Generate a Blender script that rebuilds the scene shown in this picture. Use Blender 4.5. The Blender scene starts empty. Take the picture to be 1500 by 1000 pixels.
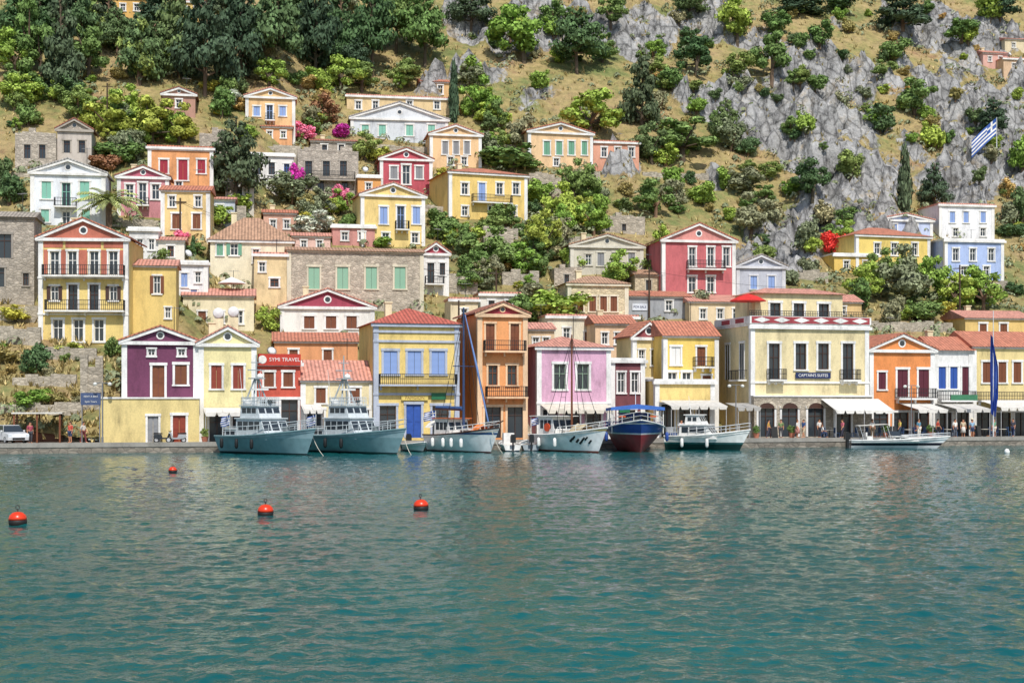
import bpy, math, random
from mathutils import Vector, noise
R=random.Random(11)
S=bpy.context.scene; COL=S.collection
F=1500*50/36; H=4.0; HY=590.; QB=121.4; QS=.26; YQ=math.degrees(math.atan(QS))
S.view_settings.view_transform='Standard'; S.view_settings.look='None'; S.view_settings.exposure=0
# ---------------------------------------------------------------- materials
def lin(h):
    c=[int(h[i:i+2],16)/255 for i in (0,2,4)]
    return tuple(x/12.92 if x<=.04045 else ((x+.055)/1.055)**2.4 for x in c)
HEX=dict(W='EFEDE8',brown='7A4528',brick='8E3B28',grey='8E8F92',lblue='8FA9DC',blue='2F56A8',mint='86C4AE',green='6FA588',pgreen='8FBBA0',
 sage='8FA58F',red='A01F35',maroon='5E2030',dark='1A1A1C',dwood='4A2F24',purple='6E2350',orange='E2904F',yellow='EBCB6E',cream='EADBB0',navy='1D2C5A')
def col(c):
    if isinstance(c,str): return lin(HEX.get(c,c))
    return c
MC={}
def base(key,rough=.85):
    m=bpy.data.materials.new(key); m.use_nodes=True; nt=m.node_tree; b=nt.nodes['Principled BSDF']; b.inputs['Roughness'].default_value=rough
    return m,nt,b
def nd(nt,t,inp=None,**k):
    n=nt.nodes.new('ShaderNode'+t)
    for a,v in k.items(): setattr(n,a,v)
    for a,v in (inp or {}).items():
        if isinstance(v,tuple) and hasattr(v[0],'outputs'): nt.links.new(v[0].outputs[v[1]],n.inputs[a])
        else: n.inputs[a].default_value=v
    return n
def ramp(nt,src,stops,const=False):
    n=nd(nt,'ValToRGB',{'Fac':src}); cr=n.color_ramp; e=cr.elements
    if const: cr.interpolation='CONSTANT'
    e.remove(e[1]); e[0].position=stops[0][0]
    f=lambda c:(c,c,c,1) if isinstance(c,(int,float)) else (*c,1)
    e[0].color=f(stops[0][1])
    for p,c in stops[1:]: x=e.new(p); x.color=f(c)
    return n
def mul(nt,a,b,fac=1.,mode='MULTIPLY'):
    return nd(nt,'MixRGB',{'Fac':fac,'Color1':a,'Color2':b},blend_type=mode)
def rgba(c): return (*c,1)
def soft(c,k=.9,g=.028):
    c=col(c); l=.3*c[0]+.59*c[1]+.11*c[2]; return tuple(a*k+l*(1-k)*.8+g for a in c)
def plaster(c):
    k='plaster_'+str(c)
    if k in MC: return MC[k]
    m,nt,b=base(k,.9); tc=nd(nt,'TexCoord'); oi=nd(nt,'ObjectInfo'); off=nd(nt,'VectorMath',{0:(tc,'Object'),1:(oi,'Location')},operation='ADD'); mp=nd(nt,'Mapping',{'Vector':(off,0),'Scale':(1.,1.,.35)})
    n=nd(nt,'TexNoise',{'Vector':(mp,0),'Scale':.8,'Detail':7.,'Roughness':.74}); r=ramp(nt,(n,0),[(.28,.46),(.4,.78),(.53,.98),(.72,1.06)])
    n2=nd(nt,'TexNoise',{'Vector':(off,0),'Scale':9.,'Detail':3.}); r2=ramp(nt,(n2,0),[(.3,.86),(.6,1.)])
    x=mul(nt,rgba(soft(c)),(r,0)); x=mul(nt,(x,0),(r2,0)); nt.links.new(x.outputs[0],b.inputs['Base Color'])
    bp=nd(nt,'Bump',{'Height':(n2,0),'Strength':.2,'Distance':.02}); nt.links.new(bp.outputs[0],b.inputs['Normal'])
    MC[k]=m; return m
def paint(c,rough=.5,metal=0.):
    k='paint_%s_%s'%(c,rough)
    if k in MC: return MC[k]
    m,nt,b=base(k,rough); tc=nd(nt,'TexCoord'); n=nd(nt,'TexNoise',{'Vector':(tc,'Object'),'Scale':3.,'Detail':4.})
    r=ramp(nt,(n,0),[(.3,.8),(.65,1.04)]); x=mul(nt,rgba(col(c)),(r,0)); nt.links.new(x.outputs[0],b.inputs['Base Color']); b.inputs['Metallic'].default_value=metal
    MC[k]=m; return m
def louvre(c):
    k='louvre_'+c
    if k in MC: return MC[k]
    m,nt,b=base(k,.6); tc=nd(nt,'TexCoord'); w=nd(nt,'TexWave',{'Vector':(tc,'Object'),'Scale':3.},bands_direction='Z')
    r=ramp(nt,(w,1),[(.1,.6),(.6,1.05)]); x=mul(nt,rgba(col(c)),(r,0)); nt.links.new(x.outputs[0],b.inputs['Base Color']); MC[k]=m; return m
def tile(c):
    k='roof_tile_'+c
    if k in MC: return MC[k]
    m,nt,b=base(k,.85); tc=nd(nt,'TexCoord'); w=nd(nt,'TexWave',{'Vector':(tc,'Object'),'Scale':.9,'Distortion':.4},bands_direction='X')
    n=nd(nt,'TexNoise',{'Vector':(tc,'Object'),'Scale':2.2,'Detail':6.,'Roughness':.75}); v=nd(nt,'TexVoronoi',{'Vector':(tc,'Object'),'Scale':3.5})
    r=ramp(nt,(w,1),[(.05,.6),(.5,1.05)]); r2=ramp(nt,(n,0),[(.3,(.6,.6,.6)),(.5,(.98,.98,.98)),(.7,(1.2,1.2,1.2))]); r3=ramp(nt,(v,'Color'),[(0.,.75),(1.,1.18)])
    x=mul(nt,rgba(soft(c,.9,.03)),(r,0)); x=mul(nt,(x,0),(r2,0)); x=mul(nt,(x,0),(r3,0)); nt.links.new(x.outputs[0],b.inputs['Base Color'])
    bp=nd(nt,'Bump',{'Height':(w,1),'Strength':.8,'Distance':.08}); nt.links.new(bp.outputs[0],b.inputs['Normal']); MC[k]=m; return m
def stone(c='A39582',sc=2.6):
    k='stone_'+c
    if k in MC: return MC[k]
    m,nt,b=base(k,.95); tc=nd(nt,'TexCoord'); mp=nd(nt,'Mapping',{'Vector':(tc,'Object'),'Scale':(1.,1.,1.6)})
    v=nd(nt,'TexVoronoi',{'Vector':(mp,0),'Scale':sc}); e=nd(nt,'TexVoronoi',{'Vector':(mp,0),'Scale':sc},feature='DISTANCE_TO_EDGE')
    n=nd(nt,'TexNoise',{'Vector':(tc,'Object'),'Scale':1.2,'Detail':6.})
    r=ramp(nt,(v,'Color'),[(0.,.68),(1.,1.2)]); r2=ramp(nt,(e,0),[(0.,.6),(.08,1.)]); r3=ramp(nt,(n,0),[(.3,.75),(.7,1.12)])
    x=mul(nt,rgba(col(c)),(r,0)); x=mul(nt,(x,0),(r2,0)); x=mul(nt,(x,0),(r3,0)); nt.links.new(x.outputs[0],b.inputs['Base Color'])
    bp=nd(nt,'Bump',{'Height':(e,0),'Strength':.9,'Distance':.1}); nt.links.new(bp.outputs[0],b.inputs['Normal']); MC[k]=m; return m
def wallmat(c): return stone(c[5:] or 'A39582') if c.startswith('stone') else plaster(c)
def leaf(c):
    k='leaf_%s'%(c,)
    if k in MC: return MC[k]
    m,nt,b=base(k,.75); g=nd(nt,'NewGeometry'); tc=nd(nt,'TexCoord'); n=nd(nt,'TexNoise',{'Vector':(tc,'Object'),'Scale':6.,'Detail':3.}); oi=nd(nt,'ObjectInfo')
    r=ramp(nt,(g,'Random Per Island'),[(0.,.65),(.6,1.),(1.,1.4)]); r2=ramp(nt,(n,0),[(.35,.62),(.65,1.25)]); r3=ramp(nt,(oi,'Random'),[(0.,(.75,.85,.8)),(.5,(1.,1.,1.)),(1.,(1.45,1.2,1.1))])
    x=mul(nt,rgba(LC[c]),(r,0)); x=mul(nt,(x,0),(r2,0)); x=mul(nt,(x,0),(r3,0)); nt.links.new(x.outputs[0],b.inputs['Base Color']); b.inputs['Specular IOR Level'].default_value=.15
    MC[k]=m; return m
LC=dict(pine=(.08,.125,.07),dark=(.12,.195,.08),mid=(.2,.3,.09),bright=(.3,.44,.085),lime=(.43,.47,.09),olive=(.29,.31,.18),
 white=(.62,.65,.52),pink=(.72,.24,.4),magenta=(.74,.06,.45),red=(.72,.08,.07),rust=(.42,.2,.11),dry=(.5,.39,.15),straw=(.56,.43,.2),trunk=(.16,.12,.085),palm=(.36,.42,.16))
def bands(key,st,rough=.35):
    if key in MC: return MC[key]
    m,nt,b=base(key,rough); tc=nd(nt,'TexCoord'); s=nd(nt,'SeparateXYZ',{'Vector':(tc,'Object')}); mr=nd(nt,'MapRange',{'Value':(s,2),1:-1.,2:4.})
    n=nd(nt,'TexNoise',{'Vector':(tc,'Object'),'Scale':2.,'Detail':5.}); rr=ramp(nt,(n,0),[(.3,.82),(.6,1.02)])
    r=ramp(nt,(mr,0),[((z+1)/5,col(c)) for z,c in st],True); x=mul(nt,(r,0),(rr,0)); nt.links.new(x.outputs[0],b.inputs['Base Color']); MC[key]=m; return m
def glass():
    if 'gl' in MC: return MC['gl']
    m,nt,b=base('window_glass',.12); b.inputs['Base Color'].default_value=(.035,.045,.055,1); MC['gl']=m; return m
def iron(): return paint('1E2024',.6)
# ---------------------------------------------------------------- mesh builder
class MB:
    def __init__(s): s.v=[]; s.f=[]; s.m=[]
    def add(s,vs,fs,mi=0):
        n=len(s.v); s.v+=[tuple(v) for v in vs]; s.f+=[tuple(n+i for i in f) for f in fs]; s.m+=[mi]*len(fs); return s
    def box(s,x0,x1,y0,y1,z0,z1,mi=0):
        return s.add([(x,y,z) for z in(z0,z1) for y in(y0,y1) for x in(x0,x1)],[(0,2,3,1),(4,5,7,6),(0,1,5,4),(2,6,7,3),(0,4,6,2),(1,3,7,5)],mi)
    def prism(s,p,y0,y1,mi=0):
        n=len(p); return s.add([(x,y0,z) for x,z in p]+[(x,y1,z) for x,z in p],[tuple(range(n)),tuple(range(2*n-1,n-1,-1))]+[(i,n+i,n+(i+1)%n,(i+1)%n) for i in range(n)],mi)
    def tube(s,p,q,r0,r1=None,n=6,mi=0):
        p=Vector(p); q=Vector(q); r1=r0 if r1 is None else r1; d=(q-p)
        if d.length<1e-6: return s
        d.normalize(); a=d.orthogonal().normalized(); b=d.cross(a); vs=[]
        for c,r in((p,r0),(q,r1)):
            for i in range(n):
                t=2*math.pi*i/n; vs.append(c+a*math.cos(t)*r+b*math.sin(t)*r)
        return s.add(vs,[(i,(i+1)%n,n+(i+1)%n,n+i) for i in range(n)]+[tuple(range(n-1,-1,-1)),tuple(range(n,2*n))],mi)
    def path(s,pts,r,n=6):
        for a,b in zip(pts,pts[1:]): s.tube(a,b,r,r,n)
        return s
    def lathe(s,prof,n=16,c=(0,0,0),ax='z'):
        vs=[]
        for r,z in prof:
            for i in range(n):
                t=2*math.pi*i/n; x,y=r*math.cos(t),r*math.sin(t)
                vs.append((c[0]+x,c[1]+y,c[2]+z) if ax=='z' else (c[0]+x,c[1]+z,c[2]+y))
        k=len(prof); fs=[(j*n+i,j*n+(i+1)%n,(j+1)*n+(i+1)%n,(j+1)*n+i) for j in range(k-1) for i in range(n)]
        return s.add(vs,fs+[tuple(range(n-1,-1,-1)),tuple(range((k-1)*n,k*n))])
    def mesh(s,name,mats,smooth=False):
        me=bpy.data.meshes.new(name); me.from_pydata(s.v,[],s.f)
        for m in (mats if isinstance(mats,(list,tuple)) else [mats]): me.materials.append(m)
        if any(s.m): me.polygons.foreach_set('material_index',s.m)
        if smooth: me.polygons.foreach_set('use_smooth',[True]*len(s.f))
        return me
    def build(s,name,mats,parent=None,smooth=False):
        o=bpy.data.objects.new(name,s.mesh(name,mats,smooth)); COL.objects.link(o); o.parent=parent; return o
def tag(o,label,cat,group=None,kind=None):
    o['label']=label; o['category']=cat
    if group: o['group']=group
    if kind: o['kind']=kind
    return o
def thing(name,loc,rz,label,cat,group=None):
    o=bpy.data.objects.new(name,None); COL.objects.link(o); o.empty_display_size=.3; o.location=loc; o.rotation_euler=(0,0,math.radians(rz)); return tag(o,label,cat,group)
def text(parent,body,w,x,y,z,mat,maxh=9):
    cu=bpy.data.curves.new('t','FONT'); cu.body=body; cu.align_x='CENTER'; cu.align_y='CENTER'; cu.extrude=.01; t=bpy.data.objects.new('t',cu); COL.objects.link(t)
    dg=bpy.context.evaluated_depsgraph_get(); me=bpy.data.meshes.new_from_object(t.evaluated_get(dg)); bpy.data.objects.remove(t)
    xs=[v.co.x for v in me.vertices]; sc=w/(max(xs)-min(xs)); me.materials.clear(); me.materials.append(mat); me.name='lettering'
    o=bpy.data.objects.new('lettering',me); COL.objects.link(o); o.parent=parent; o.location=(x,y,z); o.rotation_euler=(math.pi/2,0,0); o.scale=(sc,min(sc,maxh),1); return o
# ---------------------------------------------------------------- terrain
BL=[(715,85,60,60),(770,50,60,50),(860,45,70,40),(960,45,100,50),(1105,165,70,70),(1040,150,60,25),(1220,130,100,100),(1290,215,110,100),(1205,200,80,80),(1420,120,110,110),(1450,240,90,110),
 (1130,350,70,60),(1175,310,60,70),(1350,60,90,60),(800,150,50,40),(1060,265,60,25),(900,245,40,18),(1010,10,70,30),(1300,350,60,40),(1380,280,70,50),(690,30,40,40),(1110,60,50,30),(620,130,30,20)]
def cl(v,a=0.,b=1.): return a if v<a else b if v>b else v
def sm(v): v=cl(v); return v*v*(3-2*v)
def TB(x,y):
    D=y-QB-QS*x
    if D<.5: return -4.
    st=13-6*cl((-31-x)/4)
    z=.55+.5*max(0,D-st)+.22*max(0,D-75)
    k=cl((D-22)/25)
    if k>0: z+=k*(noise.noise((x*.028,y*.028,3))*2.6+noise.noise((x*.12,y*.12,7))*.5)
    return z
def rockm(x,y,z):
    px=750+x/y*F; py=HY-(z-H)/y*F; m=-1
    if y>420: return 0.
    for bx,by,rx,ry in BL:
        q=1-((px-bx)/rx)**2-((py-by)/ry)**2
        if q>m: m=q
    if m<-.6: return 0.
    return cl((m*.85-.17+noise.noise((x*.055,y*.05,1))*1.05+noise.noise((x*.15,y*.12,4))*.95)*2.2)
def T(x,y):
    z=TB(x,y)
    if z<6: return z,0.
    r=rockm(x,y,z)
    if r>.02:
        n=noise.noise((x*.06,y*.06,5))*1.1+noise.noise((x*.2,y*.15,8))*.7
        p=6.; t=z/p+n; fl=math.floor(t); g=sm((t-fl-.3)/.28); h=(fl+g-n)*p
        r1=noise.ridged_multi_fractal((x*.14,y*.09,z*.03),.9,2.2,3,1.,2.); r2=noise.ridged_multi_fractal((x*.42,y*.3,0),.9,2.2,3,1.,2.)
        z=z+r*((h-z)*1.1+(r1-1.)*3.0+(r2-1.1)*1.5+noise.noise((x*1.1,y*1.1,3))*.5)
    return z,r
X0,X1,Y0,Y1,ST=-165,195,120,430,.65
def terrain():
    nx=int((X1-X0)/ST)+1; ny=int((Y1-Y0)/ST)+1; vs=[]; rk=[]
    for j in range(ny):
        y=Y0+j*ST
        for i in range(nx):
            x=X0+i*ST
            if abs(x)>.42*y+15: z,r=TB(x,y),0.
            else: z,r=T(x,y)
            vs.append((x,y,z)); rk.append(r)
    fs=[(j*nx+i,j*nx+i+1,(j+1)*nx+i+1,(j+1)*nx+i) for j in range(ny-1) for i in range(nx-1)]
    me=bpy.data.meshes.new('hillside'); me.from_pydata(vs,[],fs)
    a=me.attributes.new('rock','FLOAT','POINT'); a.data.foreach_set('value',rk)
    me.polygons.foreach_set('use_smooth',[rk[f[0]]<.15 for f in fs])
    m,nt,b=base('hillside_ground',.95); at=nd(nt,'Attribute',attribute_name='rock'); tc=nd(nt,'TexCoord'); g=nd(nt,'NewGeometry'); sx=nd(nt,'SeparateXYZ',{'Vector':(g,'True Normal')})
    n1=nd(nt,'TexNoise',{'Vector':(tc,'Object'),'Scale':.09,'Detail':9.,'Roughness':.72}); n2=nd(nt,'TexNoise',{'Vector':(tc,'Object'),'Scale':.9,'Detail':6.,'Roughness':.7}); n3=nd(nt,'TexNoise',{'Vector':(tc,'Object'),'Scale':.15,'Detail':9.,'Roughness':.72})
    gc=ramp(nt,(n1,0),[(.3,(.15,.20,.055)),(.41,(.25,.27,.09)),(.48,(.40,.325,.125)),(.57,(.48,.36,.165)),(.66,(.40,.24,.125)),(.76,(.45,.35,.18))]); gv=ramp(nt,(n2,0),[(.3,.5),(.5,.95),(.7,1.2)])
    gr=mul(nt,(gc,0),(gv,0))
    rc=ramp(nt,(n3,0),[(.3,(.24,.225,.205)),(.45,(.41,.40,.39)),(.57,(.55,.54,.525)),(.67,(.48,.39,.28))]); mp=nd(nt,'Mapping',{'Vector':(tc,'Object'),'Scale':(1.2,1.,.65)}); n4=nd(nt,'TexNoise',{'Vector':(mp,0),'Scale':.55,'Detail':9.,'Roughness':.74}); rv=ramp(nt,(n4,0),[(.37,.24),(.45,.68),(.53,1.),(.7,1.12)])
    wp=nd(nt,'MixRGB',{'Fac':1.,'Color1':(mp,0),'Color2':(n4,'Color')},blend_type='ADD'); vo=nd(nt,'TexVoronoi',{'Vector':(wp,0),'Scale':.4},feature='DISTANCE_TO_EDGE'); vr=ramp(nt,(vo,0),[(0.,.35),(.05,.8),(.12,1.)])
    rr=mul(nt,(rc,0),(rv,0)); rr=mul(nt,(rr,0),(vr,0))
    st=nd(nt,'MapRange',{'Value':(sx,2),1:.84,2:.6}); f1=nd(nt,'Math',{0:(at,'Fac'),1:(st,0)},operation='MULTIPLY'); nn=nd(nt,'Math',{0:(n2,0),1:.56},operation='SUBTRACT'); f2=nd(nt,'Math',{0:(nn,0),1:1.5},operation='MULTIPLY')
    f3=nd(nt,'Math',{0:(f1,0),1:(f2,0)},operation='ADD'); f4=ramp(nt,(f3,0),[(.16,0.),(.34,1.)])
    x=nd(nt,'MixRGB',{'Fac':(f4,0),'Color1':(gr,0),'Color2':(rr,0)}); nt.links.new(x.outputs[0],b.inputs['Base Color'])
    ad=nd(nt,'Math',{0:(n2,0),1:(n4,0)},operation='ADD'); bp=nd(nt,'Bump',{'Height':(ad,0),'Strength':1.,'Distance':.6}); nt.links.new(bp.outputs[0],b.inputs['Normal'])
    me.materials.append(m); o=bpy.data.objects.new('hillside',me); COL.objects.link(o); o['kind']='structure'; o['label']='steep dry grass hillside with grey limestone outcrops'
terrain()
def ray(px,py,full=True):
    t=(px-750)/F; k=(HY-py)/F; f=(lambda a,b:T(a,b)[0]) if full else TB; y=119.
    while y<428 and f(t*y,y)<H+k*y: y+=1.5
    a,b=y-1.5,y
    for _ in range(6):
        m=(a+b)/2
        if f(t*m,m)<H+k*m: a=m
        else: b=m
    return Vector((t*b,b,H+k*b))
def QP(px,off,z=.7):
    t=(px-750)/F; y=(QB+off)/(1-QS*t); return Vector((t*y,y,z))
def pz(py,y): return H+(HY-py)/F*y
# quay and street
q=MB(); a,b=-170,200
q.add([(a,QB+QS*a,-3),(b,QB+QS*b,-3),(b,QB+QS*b,.7),(a,QB+QS*a,.7),(b,QB+QS*b+15,.7),(a,QB+QS*a+15,.7)],[(0,1,2,3),(3,2,4,5)])
qo=q.build('quay',stone('8F867A',1.6)); qo['kind']='structure'; qo['label']='stone harbour quay'
q=MB(); q.add([(a,QB+QS*a+.0,.85),(b,QB+QS*b,.85),(b,QB+QS*b+.5,.85),(a,QB+QS*a+.5,.85),(a,QB+QS*a-.06,.85),(b,QB+QS*b-.06,.85),(b,QB+QS*b-.06,.5),(a,QB+QS*a-.06,.5),(a,QB+QS*a+.5,.6),(b,QB+QS*b+.5,.6)],[(4,5,2,3),(7,6,5,4),(3,2,9,8)])
qo=q.build('quay_kerb',plaster('9C968C')); qo['kind']='structure'; qo['label']='pale kerb along the quay edge'
# water
def water():
    m,nt,b=base('harbour_water',.05); tc=nd(nt,'TexCoord'); n0=nd(nt,'TexNoise',{'Vector':(tc,'Object'),'Scale':.06,'Detail':4.})
    n2=nd(nt,'TexNoise',{'Vector':(tc,'Object'),'Scale':6.,'Detail':3.,'Roughness':.5,'Distortion':.3})
    bp=nd(nt,'Bump',{'Height':(n2,0),'Strength':.5,'Distance':.05}); nt.links.new(bp.outputs[0],b.inputs['Normal'])
    c=ramp(nt,(n0,0),[(.35,(.003,.076,.082)),(.65,(.006,.108,.106))]); nt.links.new(c.outputs[0],b.inputs['Base Color']); b.inputs['IOR'].default_value=1.2; b.inputs['Specular IOR Level'].default_value=.5
    ys=[13.]
    while ys[-1]<139: ys.append(ys[-1]*1.0038)
    nx=540; vs=[]
    for y in ys:
        hf=.42*y+6
        for i in range(nx+1):
            x=-hf+2*hf*i/nx; N=noise.noise
            vs.append((x,y,N((x*1.05,y*1.35,0))*.05+N((x*2.6,y*3.2,5))*.042+N((x*.25,y*.3,9))*.04+N((x*5.2,y*6.5,2))*.015))
    w1=nx+1; fs=[(j*w1+i,j*w1+i+1,(j+1)*w1+i+1,(j+1)*w1+i) for j in range(len(ys)-1) for i in range(nx)]
    mb=MB().add(vs,fs); mb.add([(-300,-150,-.35),(300,-150,-.35),(300,210,-.35),(-300,210,-.35)],[(0,1,2,3)])
    w=mb.build('water',m,None,True); w['kind']='structure'; w['label']='rippled teal harbour water'
water()
# ---------------------------------------------------------------- houses
RECT=[]; LM=[]; HL=[]; CULL=[]
def wallbox(mb,u0,u1,z0,z1,y0,y1,ops):
    xs=sorted({u0,u1,*[o[0] for o in ops],*[o[1] for o in ops]}); zs=sorted({z0,z1,*[o[2] for o in ops],*[o[3] for o in ops]})
    xs=[x for x in xs if u0<=x<=u1]; zs=[z for z in zs if z0<=z<=z1]
    for i in range(len(xs)-1):
        for j in range(len(zs)-1):
            cx,cz=(xs[i]+xs[i+1])/2,(zs[j]+zs[j+1])/2
            if any(o[0]<cx<o[1] and o[2]<cz<o[3] for o in ops): continue
            mb.add([(xs[i],y0,zs[j]),(xs[i+1],y0,zs[j]),(xs[i+1],y0,zs[j+1]),(xs[i],y0,zs[j+1])],[(0,1,2,3)])
    for a,b,c,d in ops:
        e=y0+.24; mb.add([(a,y0,c),(b,y0,c),(b,y0,d),(a,y0,d),(a,e,c),(b,e,c),(b,e,d),(a,e,d)],[(0,4,5,1),(1,5,6,2),(2,6,7,3),(3,7,4,0),(4,7,6,5)])
    mb.add([(u0,y0,z0),(u1,y0,z0),(u1,y1,z0),(u0,y1,z0),(u0,y0,z1),(u1,y0,z1),(u1,y1,z1),(u0,y1,z1)],[(1,2,6,5),(2,3,7,6),(3,0,4,7),(4,5,6,7)])
def window(root,k,c,a,b,z0,z1,y,trim):
    fw=min(.2,(b-a)*.2); w=b-a; mid=(a+b)/2; fr=MB()
    fr.box(a-fw,a-.004,y-.06,y+.02,z0,z1); fr.box(b+.004,b+fw,y-.06,y+.02,z0,z1); fr.box(a-fw-.05,b+fw+.05,y-.1,y+.02,z1+.003,z1+fw*1.2)
    if k!='d' and k!='a': fr.box(a-fw-.06,b+fw+.06,y-.13,y+.02,z0-.14,z0-.003)
    tm=plaster(trim)
    if k=='d':
        o=MB(); 
        for s,e in((a,mid-.01),(mid+.01,b)):
            o.box(s,e,y+.1,y+.15,z0,z1); o.box(s+.08,e-.08,y+.075,y+.099,z0+.2,z0+(z1-z0)*.42); o.box(s+.08,e-.08,y+.075,y+.099,z0+(z1-z0)*.48,z1-.15)
        d=o.build('door',paint(c),root); fr.build('frame',tm,d); return
    if k=='a':
        o=MB().box(a-.01,b+.01,y+.2,y+.22,z0,z1).build('shopfront',glass(),root); fr.build('frame',tm,o); f=MB()
        for x in(a+.03,mid,b-.03): f.box(x-.03,x+.03,y+.12,y+.19,z0,z1)
        f.box(a,b,y+.13,y+.185,z0+(z1-z0)*.72,z0+(z1-z0)*.72+.06); f.build('mullion',paint('dwood'),o); return
    wn=fr.build('window',tm,root)
    if k!='s':
        MB().box(a-.01,b+.01,y+.19,y+.21,z0-.01,z1+.01).build('pane',glass(),wn); f=MB(); t=.07
        f.box(a,a+t,y+.1,y+.17,z0,z1); f.box(b-t,b,y+.1,y+.17,z0,z1); f.box(a+t,b-t,y+.1,y+.17,z1-t,z1); f.box(a+t,b-t,y+.1,y+.17,z0,z0+t); f.box(mid-t/2,mid+t/2,y+.11,y+.165,z0+t,z1-t)
        zz=z0+(z1-z0)*.62; f.box(a+t,b-t,y+.12,y+.16,zz-.03,zz+.03); f.build('sash',paint(c if k=='o' else 'W'),wn)
    if k=='s':
        for s,e in((a+.01,mid-.015),(mid+.015,b-.01)):
            o=MB().box(s,e,y+.03,y+.07,z0+.01,z1-.01); o.box(s+.0,e,y+.015,y+.029,z0+.01,z0+.1); o.box(s,e,y+.015,y+.029,z1-.1,z1-.01); o.build('shutter',louvre(c),wn)
    if k=='p':
        for s,e in((a-w*.5,a-.02),(b+.02,b+w*.5)): MB().box(s,e,y-.12,y-.075,z0+.01,z1-.01).build('shutter',louvre(c),wn)
def railing(mb,x0,x1,y0,y1,z0,h,sides=True):
    segs=[((x0,y0),(x1,y0))]+([((x0,y0),(x0,y1)),((x1,y0),(x1,y1))] if sides else [])
    for (ax,ay),(bx,by) in segs:
        L=math.hypot(bx-ax,by-ay); n=max(2,int(L/.18))
        for zz in(z0+.08,z0+h*.55,z0+h): mb.tube((ax,ay,zz),(bx,by,zz),.036,.036,4)
        for i in range(n+1):
            t=i/n; x,y=ax+(bx-ax)*t,ay+(by-ay)*t; mb.tube((x,y,z0),(x,y,z0+h),.027,.027,4)
class HS: pass
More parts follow.
